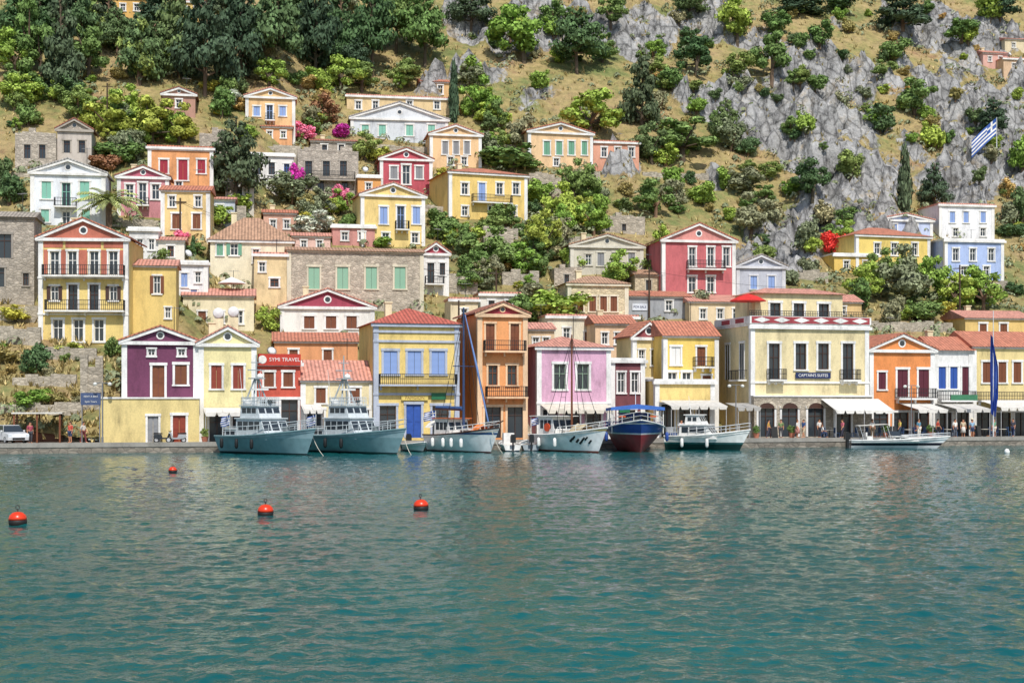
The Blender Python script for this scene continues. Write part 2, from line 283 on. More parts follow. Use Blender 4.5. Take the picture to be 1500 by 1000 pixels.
def house(lab,x0,x1,ye,yb,roof,wall,wins='',trim='W',d=None,dep=None,yaw=None,gf=None,gw='',band=(),pil=True,cor=True,name='house',panel=()):
    xc=(x0+x1)/2; t=(xc-750)/F
    if d is not None: p=QP(xc,d); zb=.7; yaw=YQ if yaw is None else yaw; below=.3
    else: p=ray(xc,yb,False); zb=p.z; yaw=10 if yaw is None else yaw; below=5
    cx,cy=p.x,p.y; dx,dy=math.cos(math.radians(yaw)),math.sin(math.radians(yaw))
    def U(px): k=(px-750)/F; return (k*cy-cx)/(dx-k*dy)
    def Z(py,u=0): return H+(HY-py)/F*(cy+u*dy)-zb
    sh,_,rest=lab.partition('|'); RECT.append((x0,x1,min(ye,roof[1] if len(roof)>1 and isinstance(roof[1],(int,float)) else ye),yb)); LM.append((xc,ye,x0,x1,yb,sh))
    root=thing(name,(cx,cy,zb),yaw,(sh+' '+rest).strip(),'house' if name=='house' else name.replace('_',' '),'houses along the quay' if d is not None else 'houses on the hillside')
    u0,u1=U(x0),U(x1); w=u1-u0; ze=Z(ye); dep=dep or cl(w*.8,5,9)
    def parse(s):
        out=[];bal=[]
        for g in s.split(';'):
            g=g.strip()
            if not g: continue
            k,r=g.split(':'); c,r=(r.split(' ') if ' ' in r else ('dark',r)); xs,r=r.split('@')
            if k=='b': bal.append((*map(float,xs.split('-')),*map(float,r.split('-')))); continue
            ys,ww=r.split('*'); ya,y2=map(float,ys.split('-')); ww=float(ww)
            for x in xs.split(','):
                x=float(x); u=U(x); hw=ww/2/F*cy; out.append((k,c,u-hw,u+hw,Z(y2,u),Z(ya,u)))
        return out,bal
    ws,bal=parse(wins); ws=[o for o in ws if o[2]>u0+.05 and o[3]<u1-.05 and o[5]<ze-.05]; tm=plaster(trim)
    mb=MB(); wallbox(mb,u0,u1,-below,ze,0,dep,[o[2:] for o in ws]); mb.build('wall',wallmat(wall),root)
    for o in ws: window(root,*o,0,trim)
    for a,b,ya,y2,pc in panel: MB().box(U(a),U(b),-.035,-.004,Z(y2),Z(ya)).build('wall_panel',plaster(pc),root)
    uc=(u0+u1)/2; kind=roof[0]; za=ze
    if gf:
        g0,g1,gt=U(gf[0]),U(gf[1]),Z(gf[2]); gy=-gf[4] if len(gf)>4 else -1.3; gws,_=parse(gw); mb=MB(); wallbox(mb,g0,g1,-below,gt,gy,-.002,[o[2:] for o in gws]); mb.build('ground_floor',wallmat(gf[3]),root)
        MB().box(g0-.1,g1+.1,gy-.1,-.01,gt+.002,gt+.14).build('ledge',tm,root)
        for o in gws: window(root,*o,gy,trim)
    if pil:
        for s in(-1,1):
            e=u0 if s<0 else u1; MB().box(min(e+s*.05,e-s*.4),max(e+s*.05,e-s*.4),-.07,.4,-below+.1,ze-.31).build('corner_pilaster',tm,root)
    if cor and kind!='side': MB().box(u0-.28,u1+.28,-.28,.05,ze-.3,ze-.003).build('cornice',tm,root)
    for bb in band: z=Z(bb); MB().box(u0-.1,u1+.1,-.13,.03,z-.1,z+.1).build('string_course',tm,root)
    if kind=='ped':
        za=Z(roof[1]); tl=tile(roof[2]); MB().prism([(u0,ze),(u1,ze),(uc,za)],0,dep).build('pediment',wallmat(roof[3] if len(roof)>3 else wall),root)
        m=MB(); m.prism([(u0-.35,ze),(uc,za),(uc,za+.14),(u0-.35,ze+.14)],-.38,dep+.2); m.prism([(uc+.004,za),(u1+.35,ze),(u1+.35,ze+.14),(uc+.004,za+.14)],-.38,dep+.2); m.build('roof',tl,root)
        m=MB(); m.prism([(u0-.3,ze-.26),(uc,za-.30),(uc,za-.02),(u0-.3,ze-.01)],-.31,.04); m.prism([(uc+.004,za-.3),(u1+.3,ze-.26),(u1+.3,ze-.01),(uc+.004,za-.02)],-.31,.04); m.build('raking_cornice',tm,root)
        if za-ze>.9:
            zo=ze+(za-ze)*.4; r=min(.28,(za-ze)*.18); o=MB().lathe([(r,-.04),(r,.02)],12,(uc,0,zo),'y').build('oculus',glass(),root); MB().lathe([(r*1.5,-.035),(r*1.5,.02)],12,(uc,0,zo),'y').build('frame',tm,o)
    elif kind=='hip':
        za=Z(roof[1]); e=.4; rl=max(0.3,w-dep)/2; a,b,c,f=u0-e,u1+e,-e,dep+e
        MB().add([(a,c,ze),(b,c,ze),(b,f,ze),(a,f,ze),(uc-rl,dep/2,za),(uc+rl,dep/2,za)],[(0,3,2,1),(0,1,5,4),(1,2,5),(2,3,4,5),(3,0,4)]).build('roof',tile(roof[2]),root)
    elif kind=='side':
        za=Z(roof[1]); a,b=u0-.25,u1+.25
        MB().add([(a,-.4,ze),(b,-.4,ze),(b,dep+.2,ze),(a,dep+.2,ze),(a,dep/2,za),(b,dep/2,za)],[(0,3,2,1),(0,1,5,4),(1,2,5),(2,3,4,5),(3,0,4)]).build('roof',tile(roof[2]),root)
        MB().box(u0-.1,u1+.1,-.16,.04,ze-.2,ze-.003).build('cornice',tm,root)
    elif kind=='ruin':
        m=MB(); n=max(5,int(w/.8))
        for i in range(n): m.box(u0+w*i/n+.002,u0+w*(i+1)/n,-.02,.5,ze+.002,ze+.1+R.uniform(0,1.1)*(1-abs(i/n-.4)))
        m.build('broken_wall_top',wallmat(wall),root)
    else:
        MB().box(u0-.12,u1+.12,-.12,dep+.12,ze+.002,ze+.2).build('roof',tile(roof[1]) if len(roof)>1 and isinstance(roof[1],str) else tm,root)
    for a,b,ya,y2 in bal:
        ua,ub=U(a),U(b); zs=Z(y2); o=MB().box(ua,ub,-.95,-.075,zs-.16,zs)
        for i in range(3):
            x=ua+.2+(ub-ua-.4)*i/2; o.prism([(x-.06,zs-.5),(x+.06,zs-.5),(x+.06,zs-.163),(x-.06,zs-.163)],-.45,-.08)
        o=o.build('balcony',tm,root); m=MB(); railing(m,ua+.05,ub-.05,-.9,-.1,zs,max(.7,Z(ya)-zs)); m.build('railing',iron(),o)
    h=HS(); h.root=root; h.U=U; h.Z=Z; h.u0=u0; h.u1=u1; h.ze=ze; h.za=za; h.dep=dep; h.Y=cy; h.sh=sh; h.kind=kind; HL.append(h); return h
TR='C77654'; TP='D68F78'; TD='A9654A'; TB2='B98C6A'
# ---- quay row
house('purple gabled house|with white corners and brown door by the quay',179,290,500,648,('ped',478,TR,'purple'),'purple','d:brown 232@535-584*17;s:brown 265@534-563*17;o:W 222,266@511-521*10',d=6.5,dep=8,gf=(148,291,584,'E3CB80'),gw='d:grey 224@609-647*15;d:brick 262@608-647*18')
house('narrow pale yellow gabled house|with brick red shutters beside the purple house',291.5,375,503,648,('ped',478,TP),'EBDC9C','s:brick 317,349@535-569*15;a:318,352@608-647*22',d=6.3,dep=9)
h=house('red orange shop|with white travel lettering along its top',377,440,531,645,('flat',),'CF4A2C','s:brown 394,422@545-566*14;a:392,424@585-645*24',d=8,pil=False)
m=MB().box(h.u0,h.u1,-.35,-.29,h.ze-.25,h.ze+.75).build('sign_board',paint('C23A2A'),h.root); m['label']='red travel agency sign board with white letters'
text(m,'SYMI TRAVEL',2.65,h.u1-1.4,-.365,h.ze+.25,paint('W')); MB().lathe([(.36,-.02),(.36,.0)],20,(h.u0+.4,-.355,h.ze+.25),'y').build('emblem',paint('W'),m)
house('low cream building|with faded tile roof behind the patrol boats',441,547,557,645,('side',526,TP),'EAD9A8','s:brown 470,520@568-590*14;a:462,500,530@600-645*24',d=8)
h=house('yellow house with blue shutters|red hipped roof and long balcony on the quay',548,672,474,642,('hip',447,'C2573F'),'EBCB6E','s:lblue 572,607,642@514-548*20;d:blue 606@592-641*22;a:568,645@594-641*24;b:554-667@548-563',trim='B4BCCC',d=7,dep=9,band=(486,500,577))
u=h.U(607); m=MB().box(u-1.2,u+1.2,-.2,-.14,h.Z(586),h.Z(579)).build('sign_board',paint('E0C870'),h.root); text(m,'PAPIGION',1.7,u,-.21,h.Z(582.5),paint('9A7A48'))
u=h.U(642); m=MB().box(u-.65,u+.65,-.22,-.14,h.Z(585),h.Z(575)).build('sign_board',paint('1F6B45'),h.root)
house('tall orange house|with crimson pediment and two iron balconies',700,772,460,642,('ped',443,TD,'A3263A'),'EE9C52','d:brown 718,754@474-514*13;o:brown 722,750@535-564*14;b:707-768@499-514;b:710-770@566-581;a:722,755@596-641*24',trim='F0C79A',d=7,dep=9)
house('lilac pink house|with pale hipped roof and white window frames',787,894,508,642,('hip',490,TP),'DEA8C4','o:sage 820,854@533-570*18;a:806,838,870@600-641*22',d=7.5,dep=8,band=(590,))
house('narrow maroon house|squeezed in beside the lilac house',895,944,527,640,('flat',),'743039','o:W 910,930@545-575*11;a:918@600-640*26',d=12)
house('cream house with red pediment|behind the narrow maroon house',927,974,494,640,('ped',471,TR,'93393F'),'E6CF8E','o:W 940,958@512-535*9;o:W 950@555-580*12',d=16)
house('bright yellow house|with tiled roof and one small balcony',972,1052,492,640,('side',468,TR),'EFCB55','d:brown 1027@508-536*13;s:W 990@508-534*14;b:1014-1042@523-537;o:W 985,1006@545-575*14;s:brown 1035@550-575*13',d=13)
house('low yellow shop|below the bright yellow house',960,1046,558,640,('flat',),'F0D077','a:978,1004,1030@592-640*20',d=10,dep=3)
h=house('large cream hotel|with red diamond parapet above a stone ground floor',1100,1272,478,640,('flat',),'E9D6A0','o:dwood 1134,1242@503-556*17;o:dwood 1173,1206@503-541*17;b:1122-1147@541-556;b:1229-1255@541-556',d=8.3,dep=8.5,gf=(1100,1272,581,'stoneB3A897',.7),gw='a:1118,1152,1190,1230@598-639*25',band=(560,))
hr=h.root; zt=h.ze+.2; zp=h.Z(464)
m=MB().box(h.u0-.2,h.u1+.2,-.2,.1,zt+.003,zp); m.box(h.u0-.2,h.u0+.1,.103,h.dep,zt+.003,zp); par=m.build('parapet',plaster('W'),hr)
for i in range(6):
    c=h.u0+(h.u1-h.u0)*(i+.5)/6; zz=(zt+zp)/2; a=(zp-zt)*.36; wv=1.05
    MB().box(c-wv,c+wv,-.225,-.2,zz-a-.05,zz+a+.05).build('panel',plaster('A6303A'),par); MB().prism([(c-wv*.8,zz),(c,zz-a),(c+wv*.8,zz),(c,zz+a)],-.245,-.226).build('diamond',plaster('W'),par)
for yy in(2.2,5.6):
    MB().box(h.u0-.23,h.u0-.2,yy-1,yy+1,zt+.15,zp-.15).build('panel',plaster('A6303A'),par)
pw=[(h.U(1150),'p'),(h.U(1185),'o'),(h.U(1222),'o')]; a,b=h.U(1120),h.U(1250); zb=h.Z(428); mb=MB(); ops=[(u-.55,u+.55,zt+.25,h.Z(442)) for u,_ in pw]; wallbox(mb,a,b,zt+.01,zb,2.2,7,ops); mb.build('penthouse',plaster('E9D6A0'),hr)
for o in ops: window(hr,'o','dwood',*o,2.2,'W')
zc=h.Z(417); MB().add([(a-.4,1.8,zb+.003),(b+.4,1.8,zb+.003),(b+.4,7.4,zb+.003),(a-.4,7.4,zb+.003),(a+2.2,4.6,zc),(b-2.2,4.6,zc)],[(0,3,2,1),(0,1,5,4),(1,2,5),(2,3,4,5),(3,0,4)]).build('roof',tile(TP),hr)
for yy in(2.,5.5): # windows on the left flank
    o=MB().box(h.u0-.03,h.u0-.004,yy-.5,yy+.5,h.Z(555),h.Z(503)).build('side_window',glass(),hr)
    f=MB()
    for q in(-.62,.5): f.box(h.u0-.09,h.u0-.006,yy+q,yy+q+.12,h.Z(555),h.Z(503))
    f.box(h.u0-.1,h.u0-.006,yy-.7,yy+.7,h.Z(502.5),h.Z(499)); f.box(h.u0-.06,h.u0-.031,yy-.03,yy+.03,h.Z(555),h.Z(503)); f.build('frame',plaster('W'),o)
o=MB().box(h.u0-.95,h.u0-.005,.9,3.1,h.Z(556)-.15,h.Z(556)).build('balcony',plaster('W'),hr); m=MB(); zz=h.Z(556)
for p,q2 in(((h.u0-.9,.95),(h.u0-.9,3.05)),((h.u0-.9,.95),(h.u0,.95)),((h.u0-.9,3.05),(h.u0,3.05))):
    m.tube((*p,zz+.9),(*q2,zz+.9),.03); n=max(3,int((Vector(q2)-Vector(p)).length/.2))
    for i in range(n+1): v=Vector(p).lerp(Vector(q2),i/n); m.tube((v.x,v.y,zz),(v.x,v.y,zz+.9),.02)
m.build('railing',iron(),o)
u=h.U(1190); m=MB().box(u-1.85,u+1.85,-.19,-.14,h.Z(554),h.Z(545.5)).build('sign_board',paint('navy'),hr); text(m,"CAPTAIN'S SUITES",3.1,u,-.2,h.Z(549.8),paint('W'))
m=MB(); railing(m,h.u0,h.u1,.3,1,zp,.55,False); m.build('railing',iron(),hr)
for px in(1118,1152,1190,1230): # round headed stone surrounds
    u=h.U(px); z=h.Z(598); m=MB(); K=8
    for i in range(K):
        t0,t1=math.pi*i/K,math.pi*(i+1)/K; m.prism([(u+.8*math.cos(t0),z+.55*math.sin(t0)),(u+1.05*math.cos(t0),z+.78*math.sin(t0)),(u+1.05*math.cos(t1),z+.78*math.sin(t1)),(u+.8*math.cos(t1),z+.55*math.sin(t1))],-.85,-.69)
    o=m.build('arch',stone('C8BCA8'),hr); MB().prism([(u+.79*math.cos(math.pi*i/K),z+.02+.53*math.sin(math.pi*i/K)) for i in range(K+1)],-.83,-.702).build('fanlight',paint('dwood'),o)
HOT=h
house('bright orange house|with maroon shutters and white gable on the cafe row',1274,1368,512,640,('ped',489,TR),'EB8A33','s:maroon 1322,1353@541-581*17;s:maroon 1292@545-570*12;b:1310-1366@569-583;a:1290,1320,1350@604-639*24',d=9,dep=8)
house('small white house|with blue shutters between orange and cream houses',1369,1424,513,640,('side',491,TR),'ECEAE6','s:blue 1380,1397@537-569*12;s:maroon 1414@537-585*11;b:1372-1424@573-586;a:1385,1410@604-639*20',d=9.5)
house('cream corner house|with tiled roof at the right end of the quay',1425,1522,508,640,('side',483,TR),'E8D088','s:brown 1445,1490@530-560*13;s:brown 1468@530-560*13;b:1430-1500@574-586;a:1440,1470,1497@604-639*24',d=9.5)
# ---- hillside
house('stone block house|with dark openings at the left edge',-30,50,318,445,('side',305,'A39888'),'stoneB3A99C','a:6@343-378*20;a:-2@392-420*16;o:dwood 38@400-418*8',pil=False,trim='9F978C')
tx='C4684C'
house('grand yellow house with terracotta pediment|and two long balconies',57,187,349,503,('ped',320,TR,tx),'EDCF74','o:W 80,106,138,166@368-403*13;p:dwood 80,166@419-440*11;o:dwood 107,138@417-455*13;o:W 85,115,145@468-500*14;b:64-184@389-404;b:68-184@440-455',band=(407,460),yaw=4,dep=8,panel=[(a,b,354,363,tx) for a,b in((64,92),(96,148),(152,181))]+[(a,b,366,402,tx) for a,b in((64,70),(89,97),(115,128),(148,157),(175,182))])
house('plain yellow annex|right of the grand yellow house',189,258,389,492,('side',376,TP),'E6C66C','p:brown 230@404-430*10;o:W 246@450-466*8',pil=False)
house('cream house with water tank|and faded tile roof above the purple house',268,372,433,482,('side',419,TP),'EADDB6','s:brown 296,322@456-473*11;o:W 350@455-474*11',pil=False)
house('cream house with tan roof|left of the long stone building',308,428,352,425,('hip',313,TB2),'EBDFBE','p:green 343@357-374*11;s:green 322@357-374*9;o:brown 400@405-419*11;o:W 375@365-385*9',pil=False)
house('narrow white house|with a blue door between annex and cream house',259,304,384,446,('flat',),'E9E9EA','s:lblue 270@400-420*9;o:W 290@398-414*8;s:lblue 284@424-444*9')
house('low ochre house|against the left end of the long stone building',372,420,372,448,('flat',TP),'E6CB94','o:brown 402@408-420*12;o:W 384@384-398*9',pil=False)
house('dusky pink cottage|above the cream house with tan roof',386,434,312,345,('side',303,TR),'D9A58C','o:W 400,420@322-335*8',pil=False)
house('long stone building|with four green shuttered windows',421,620,368,455,('side',358,TB2),'stoneC2B6A4','s:pgreen 460,502,544,586@391-423*16;o:dwood 440,480@437-448*8',trim='D9CFB4',dep=7)
house('small white house with crimson gable|right of the long stone building',620,657,371,432,('ped',355,TR,'A83044'),'EEEAE4','o:dwood 631@385-415*10;o:dwood 648@385-403*8;b:622-650@405-416')
house('white house with crimson pediment|above the red orange shop',411,548,449,492,('ped',423,TP,'A12B48'),'EDE9E0','s:brown 453,485,515@463-481*15',trim='W')
house('orange house|with wide tiled roof behind the shop',402,524,500,545,('side',484,TR),'E59A5E','s:brown 430,480@512-530*12',pil=False)
house('white house with mint shutters|high on the left of the hill',45,154,253,332,('ped',233,'B8B4B0'),'E9EDF2','s:mint 68,124@266-291*13;o:mint 97@268-302*12;s:mint 66,126@307-325*11;o:W 97@310-330*11;b:80-113@291-303')
house('rose pink house with white pediment|right of the mint shuttered house',172,247,259,318,('ped',243,TD,'B9526A'),'D78C94','o:W 190,228@270-292*11;o:W 209@268-300*11;b:200-219@291-301')
house('orange house with crimson shutters|above the rose pink house',217,312,216,292,('flat',TR),'EBA05C','s:red 240,295@234-254*11;s:red 268@234-264*13;o:W 262@266-282*9',band=(220,))
house('small yellow house|below the orange house with crimson shutters',236,307,279,352,('side',267,TR),'EBC980','s:brown 258,288@313-335*11;o:W 252,290@287-303*9',yaw=6)
house('ruined stone house|with bare gable at far upper left',22,82,200,248,('ruin',),'stoneC0B5A6','a:40,62@212-232*9',pil=False,cor=False,trim='B0A698')
house('weathered grey cottage|with brown tiled gable right of the stone ruin',84,134,190,244,('ped',174,TD,'stoneB5AA9C'),'C9BEB2','a:98,120@206-224*9',pil=False,trim='B0A698')
house('peach house with blue shutters|beside the cypress at upper left',360,432,142,185,('ped',129,TP),'EFC182','s:lblue 376,414@156-170*9;o:lblue 395@154-176*9;b:388-403@168-177')
house('low orange house|below the peach house',383,428,186,208,('side',178,TR),'E8A468','o:W 395,415@192-202*7',pil=False)
house('white block house|beside the dark pine',362,430,226,280,('flat',),'E7E2DC','o:dwood 378,398@238-256*9;o:blue 420@240-256*8;o:dwood 385@262-276*9',pil=False)
house('roofless stone house|with a railed terrace',436,525,222,284,('ruin',),'stoneBDB2A4','a:452,478,503@236-258*10;b:440-520@252-264;a:470,505@264-280*9',pil=False,cor=False,trim='B0A698')
house('grey stone cottage|behind the roofless stone house',455,522,207,225,('side',199,TD),'stoneB5AB9E','a:475,500@212-221*8',pil=False)
house('wide pale grey house|with broad pediment and mint shutters',514,656,174,207,('ped',150,'AFA9A6','DCE0E4'),'D5DADF','s:mint 535,560,600,632@183-199*10',yaw=8)
house('long tan house|behind the wide pale grey house',508,660,142,168,('flat',TP),'E3C48C','o:W 525,550,600,640@148-160*8',pil=False)
house('small ochre tower house|topmost on the left hill',616,658,120,143,('side',111,TR),'DDB070','o:W 630,645@125-138*7',pil=False)
house('peach gabled house|above the crimson gabled house',630,705,197,246,('ped',183,TP),'F0C48C','s:grey 652,668,684@207-226*8;o:W 660,680@230-242*8')
house('crimson gabled house|with white trim in mid hill',557,633,233,284,('ped',217,TD),'C24454','s:grey 577,614@244-262*10;o:W 595@242-270*11')
house('square yellow house|with white balcony and tiled roof',658,772,254,322,('hip',239,TR),'EFCB6A','o:W 681,732,756@268-285*10;s:lblue 706@268-294*10;o:W 681,720,752@302-316*9;b:690-748@286-297',yaw=20,dep=9)
house('ochre side wing|between crimson and yellow gabled houses',524,558,258,300,('flat',),'E59E48','o:W 540@268-282*8',pil=False)
house('yellow gabled house|with pale blue shutters in mid hill',529,622,286,362,('ped',268,TP),'F0D07A','s:lblue 562,610@303-328*11;o:lblue 587@302-336*11;o:W 565,608@341-356*10;b:578-598@324-336',yaw=16)
house('flat pink house|left of the yellow gabled house',487,549,331,360,('flat',),'CE8B80','o:W 505,530@340-352*9',pil=False)
house('apricot gabled house|with dark green shutters',774,868,194,246,('ped',180,TR),'EFC590','s:green 801,819,837@207-227*9;s:green 856@207-227*8;o:W 815@232-243*8',yaw=14)
house('salmon house|attached right of the apricot gabled house',869,936,208,248,('flat',TR),'E4A080','o:W 885,905,925@216-230*8',pil=False)
house('grey gabled cottage|below the hillside shrubs',836,942,360,402,('ped',343,TB2),'CFC8B4','s:grey 880,903,925@370-389*10;o:W 862@372-388*9',trim='DAD4C2')
house('deep rose house|with white pediment and balcony on right hill',970,1077,352,434,('ped',327,TR,'D98A80'),'CA6064','o:W 1014,1041,1064@362-390*10;o:W 1014,1041@405-428*11;b:1005-1060@382-394')
house('grey blue cottage|right of the deep rose house',1079,1150,390,434,('ped',373,'A79C90'),'B9BCC8','s:lblue 1104,1130@404-423*10',trim='D8D8DC')
house('pale stone villa|with tan roof in the town centre',832,920,415,478,('hip',401,TB2),'stoneDCCDAA','s:brown 868,884,899@434-456*10;s:brown 850@434-456*9',trim='E6DCC0')
house('low cream house|below the pale stone villa',802,934,463,512,('flat',TP),'EBE0C4','s:brown 862,887@486-501*11;o:W 830@480-498*10;o:W 910@480-498*10',pil=False)
h=house('grey house for sale|with a white notice on its wall',918,1010,434,468,('side',423,TR),'A3A6AA','o:W 980@440-455*10',pil=False)
u=h.U(937); m=MB().box(u-.9,u+.9,-.1,-.04,h.Z(455),h.Z(445)).build('sign_board',paint('D8DCE4'),h.root); text(m,'FOR SALE',1.5,u,-.11,h.Z(450),paint('navy'))
house('plain ochre house|behind the hotel',1180,1262,442,470,('side',428,TP),'E2BD7A','o:W 1200,1235@449-460*8',pil=False)
house('yellow hill house|with hipped roof on the right slope',1254,1362,345,398,('hip',328,TR),'EFCF62','o:W 1285,1310,1340@356-374*9',yaw=16)
house('low mustard house|at the foot of the yellow hill house',1222,1286,373,400,('flat',),'E9C152','o:W 1240,1268@382-394*8',pil=False)
house('pale blue gabled house|behind the yellow hill house',1287,1366,322,348,('ped',313,TP),'BFCBEA','s:lblue 1310,1340@328-340*8')
house('white cube house|highest on the right slope',1376,1456,300,352,('flat',TP),'ECECEE','s:lblue 1395,1415,1440@310-326*8;o:W 1400,1440@334-346*8')
house('sky blue house|below the white cube house',1384,1470,352,408,('flat',),'A9BEEA','o:W 1400,1425,1452@364-382*9;o:W 1412,1445@390-403*9')
house('ochre cottage|with tiled roof behind the cream corner house',1414,1512,466,500,('side',452,TP),'E6C069','s:brown 1440,1470@474-490*11',pil=False)
house('small stone hut|on the slope right of the yellow houses',775,822,262,290,('ruin',),'stoneBDB09E','a:798@270-286*8',pil=False,cor=False,trim='B0A698')
house('roofless stone shed|above the pale stone villa',812,852,394,420,('ruin',),'stoneBFB19F','a:830@402-416*7',pil=False,cor=False,trim='B0A698')
house('square stone ruin|among dry grass right of the stone hut',876,945,322,342,('ruin',),'stoneB9AE9E','a:890,914@328-338*6',pil=False,cor=False,trim='B0A698')
house('weathered white annex|left of the cream house with tan roof',189,232,335,382,('flat',),'E4E2DE','o:W 205,222@350-366*8',pil=False)
house('cream stair house|behind the low cream building',660,700,438,500,('flat',TP),'E6D2A8','o:W 680@452-468*9',pil=False)
house('far pink house|in the top right corner',1440,1476,78,98,('side',70,TP),'DDA898','o:W 1450,1465@83-90*5',pil=False)
house('far ochre house|in the top right corner below the pink one',1470,1506,86,110,('flat',TP),'DDB890','o:W 1485@93-100*5',pil=False)
house('far cream house|at the right edge above the far pink house',1472,1510,58,78,('side',51,TP),'E2CFA8','o:W 1485@63-70*5',pil=False)
house('ochre house top left|half hidden by pines at the top edge',165,215,-4,26,('flat',TR),'E3B050','o:W 180,200@6-16*7',pil=False)
house('yellow house top left|behind pines at the top edge',255,300,2,32,('flat',TR),'E9C46A','o:W 270,288@10-20*7',pil=False)
house('terracotta cottage|among trees at upper left',238,286,138,168,('ped',128,TD),'B98872','o:W 262@146-158*8',pil=False)
house('pale lean to|on the terrace under the white block house',330,372,262,300,('flat',TP),'DCD2C2','o:dwood 350@274-290*9',pil=False)
house('small pink tiled house|just above the long stone building',428,484,346,370,('side',337,TP),'E2B8A8','o:W 445,468@352-363*8',pil=False)
house('tan back house|in the gap between orange and lilac houses',774,812,482,545,('side',470,TP),'D9B88C','o:W 785,800@494-512*9',pil=False)
house('sandy terrace house|below the grey blue cottage',1010,1094,442,480,('side',429,TP),'E6CDA2','o:W 1030,1055,1078@452-467*9',pil=False)
house('small grey stone barn|left of the dark pine',292,338,200,228,('ruin',),'stoneB8AD9F','a:314@208-224*8',pil=False,cor=False,trim='B0A698')
house('blue grey lean to|behind the small yellow house',304,344,292,326,('side',284,TP),'C6CCD8','s:lblue 322@300-316*9',pil=False)
house('peach cottage|behind the narrow maroon house',872,930,474,540,('side',460,TR),'EBC49A','o:W 886,905@487-504*9',pil=False)
house('pale cottage|between plain annex and small yellow house',232,270,352,388,('side',343,TP),'E8E0D0','o:brown 250@360-376*9',pil=False)
house('ochre stone store|left of the deep rose house',930,972,402,430,('side',392,TB2),'stoneC9BA9C','a:950@410-425*8',pil=False,trim='C9BFA8')
house('tumbledown stone cottage|right of the square yellow house',708,752,338,366,('ruin',),'stoneC0B4A2','a:730@346-362*8',pil=False,cor=False,trim='B0A698')
house('whitewashed store|above the tall orange house',704,762,430,462,('flat',TP),'E2DCD0','o:dwood 720,745@440-455*9',pil=False)
# rooftop chimneys, antennas, dishes
for i,h in enumerate(HL):
    if h.kind in('ruin',) or h.sh.startswith('large') : continue
    w=h.u1-h.u0
    if i%3==1 and h.kind!='flat':
        u=h.u0+w*.28; y=h.dep*.55; m=MB().box(u-.3,u+.3,y,y+.6,h.ze,h.za+.5); m.box(u-.38,u+.38,y-.08,y+.68,h.za+.502,h.za+.62); m.build('chimney',plaster('cream'),h.root)
    elif i%3==0:
        p=h.root.matrix_basis@Vector((h.u0+w*.7,h.dep*.6,h.ze)); t=thing('rooftop_antenna',p,R.uniform(-30,60),'thin antenna on the roof of the '+h.sh,'antenna','rooftop antennas'); CULL.append(t); hh=h.za-h.ze+2.; MB().tube((0,0,0),(0,0,hh),.035,.03).build('pole',iron(),t); m=MB().tube((-.6,0,hh-.1),(.6,0,hh-.1),.02,.02,4)
        for k in range(6): m.tube((-.5+k*.2,-.3,hh-.1),(-.5+k*.2,.3,hh-.1),.014,.014,4)
        m.build('aerial',paint('9A9A9A',.4),t)
    elif i%6==2 and h.kind=='flat':
        p=h.root.matrix_basis@Vector((h.u0+w*.35,1.,h.ze+.2)); t=thing('satellite_dish',p,R.uniform(10,50),'white satellite dish on the roof of the '+h.sh,'satellite dish','rooftop satellite dishes'); CULL.append(t); MB().tube((0,0,0),(0,0,.8),.035).build('mount',iron(),t); o=MB().lathe([(.02,.16),(.25,.11),(.42,.0),(.44,-.01),(.26,.14),(.02,.19)],14,(0,0,0)).build('dish',paint('E0E0DE'),t,True); o.location=(0,-.1,.85); o.rotation_euler=(math.radians(60),0,0)
# ---------------------------------------------------------------- vegetation
def leaves(name,lobes,n,ls,seed,fl=.0,core=.6):
    r=random.Random(seed); mb=MB(); wt=[l[3]*l[4]+l[3]*l[5] for l in lobes]
    for l in lobes:
        vs=[]
        for j,(a,z) in enumerate(((.05,-1),(.75,-.6),(1,0),(.75,.6),(.05,1))):
            for i in range(7): t=2*math.pi*i/7+j; k=core*r.uniform(.8,1.15); vs.append((l[0]+l[3]*k*a*math.cos(t),l[1]+l[4]*k*a*math.sin(t),l[2]+l[5]*k*z))
        mb.add(vs,[(j*7+i,j*7+(i+1)%7,j*7+7+(i+1)%7,j*7+7+i) for j in range(4) for i in range(7)])
    for l in r.choices(lobes,wt,k=n):
        v=Vector((r.gauss(0,1),r.gauss(0,1),r.gauss(0,1))).normalized(); k=r.uniform(.6,1.06); p=Vector((l[0]+v.x*l[3]*k,l[1]+v.y*l[4]*k,l[2]+v.z*l[5]*k))
        nrm=(v*1.+Vector((r.gauss(0,.45),r.gauss(0,.45),r.gauss(0,.45)+fl))).normalized(); a=nrm.orthogonal().normalized(); b=nrm.cross(a); t=r.uniform(0,6.28); a,b=a*math.cos(t)+b*math.sin(t),b*math.cos(t)-a*math.sin(t); s=ls*r.uniform(.6,1.3)
        mb.add([p-a*s,p-b*s*.6,p+a*s,p+b*s*.65],[(0,1,2,3)])
    return mb.mesh(name,leaf('mid'))
PROTO={}
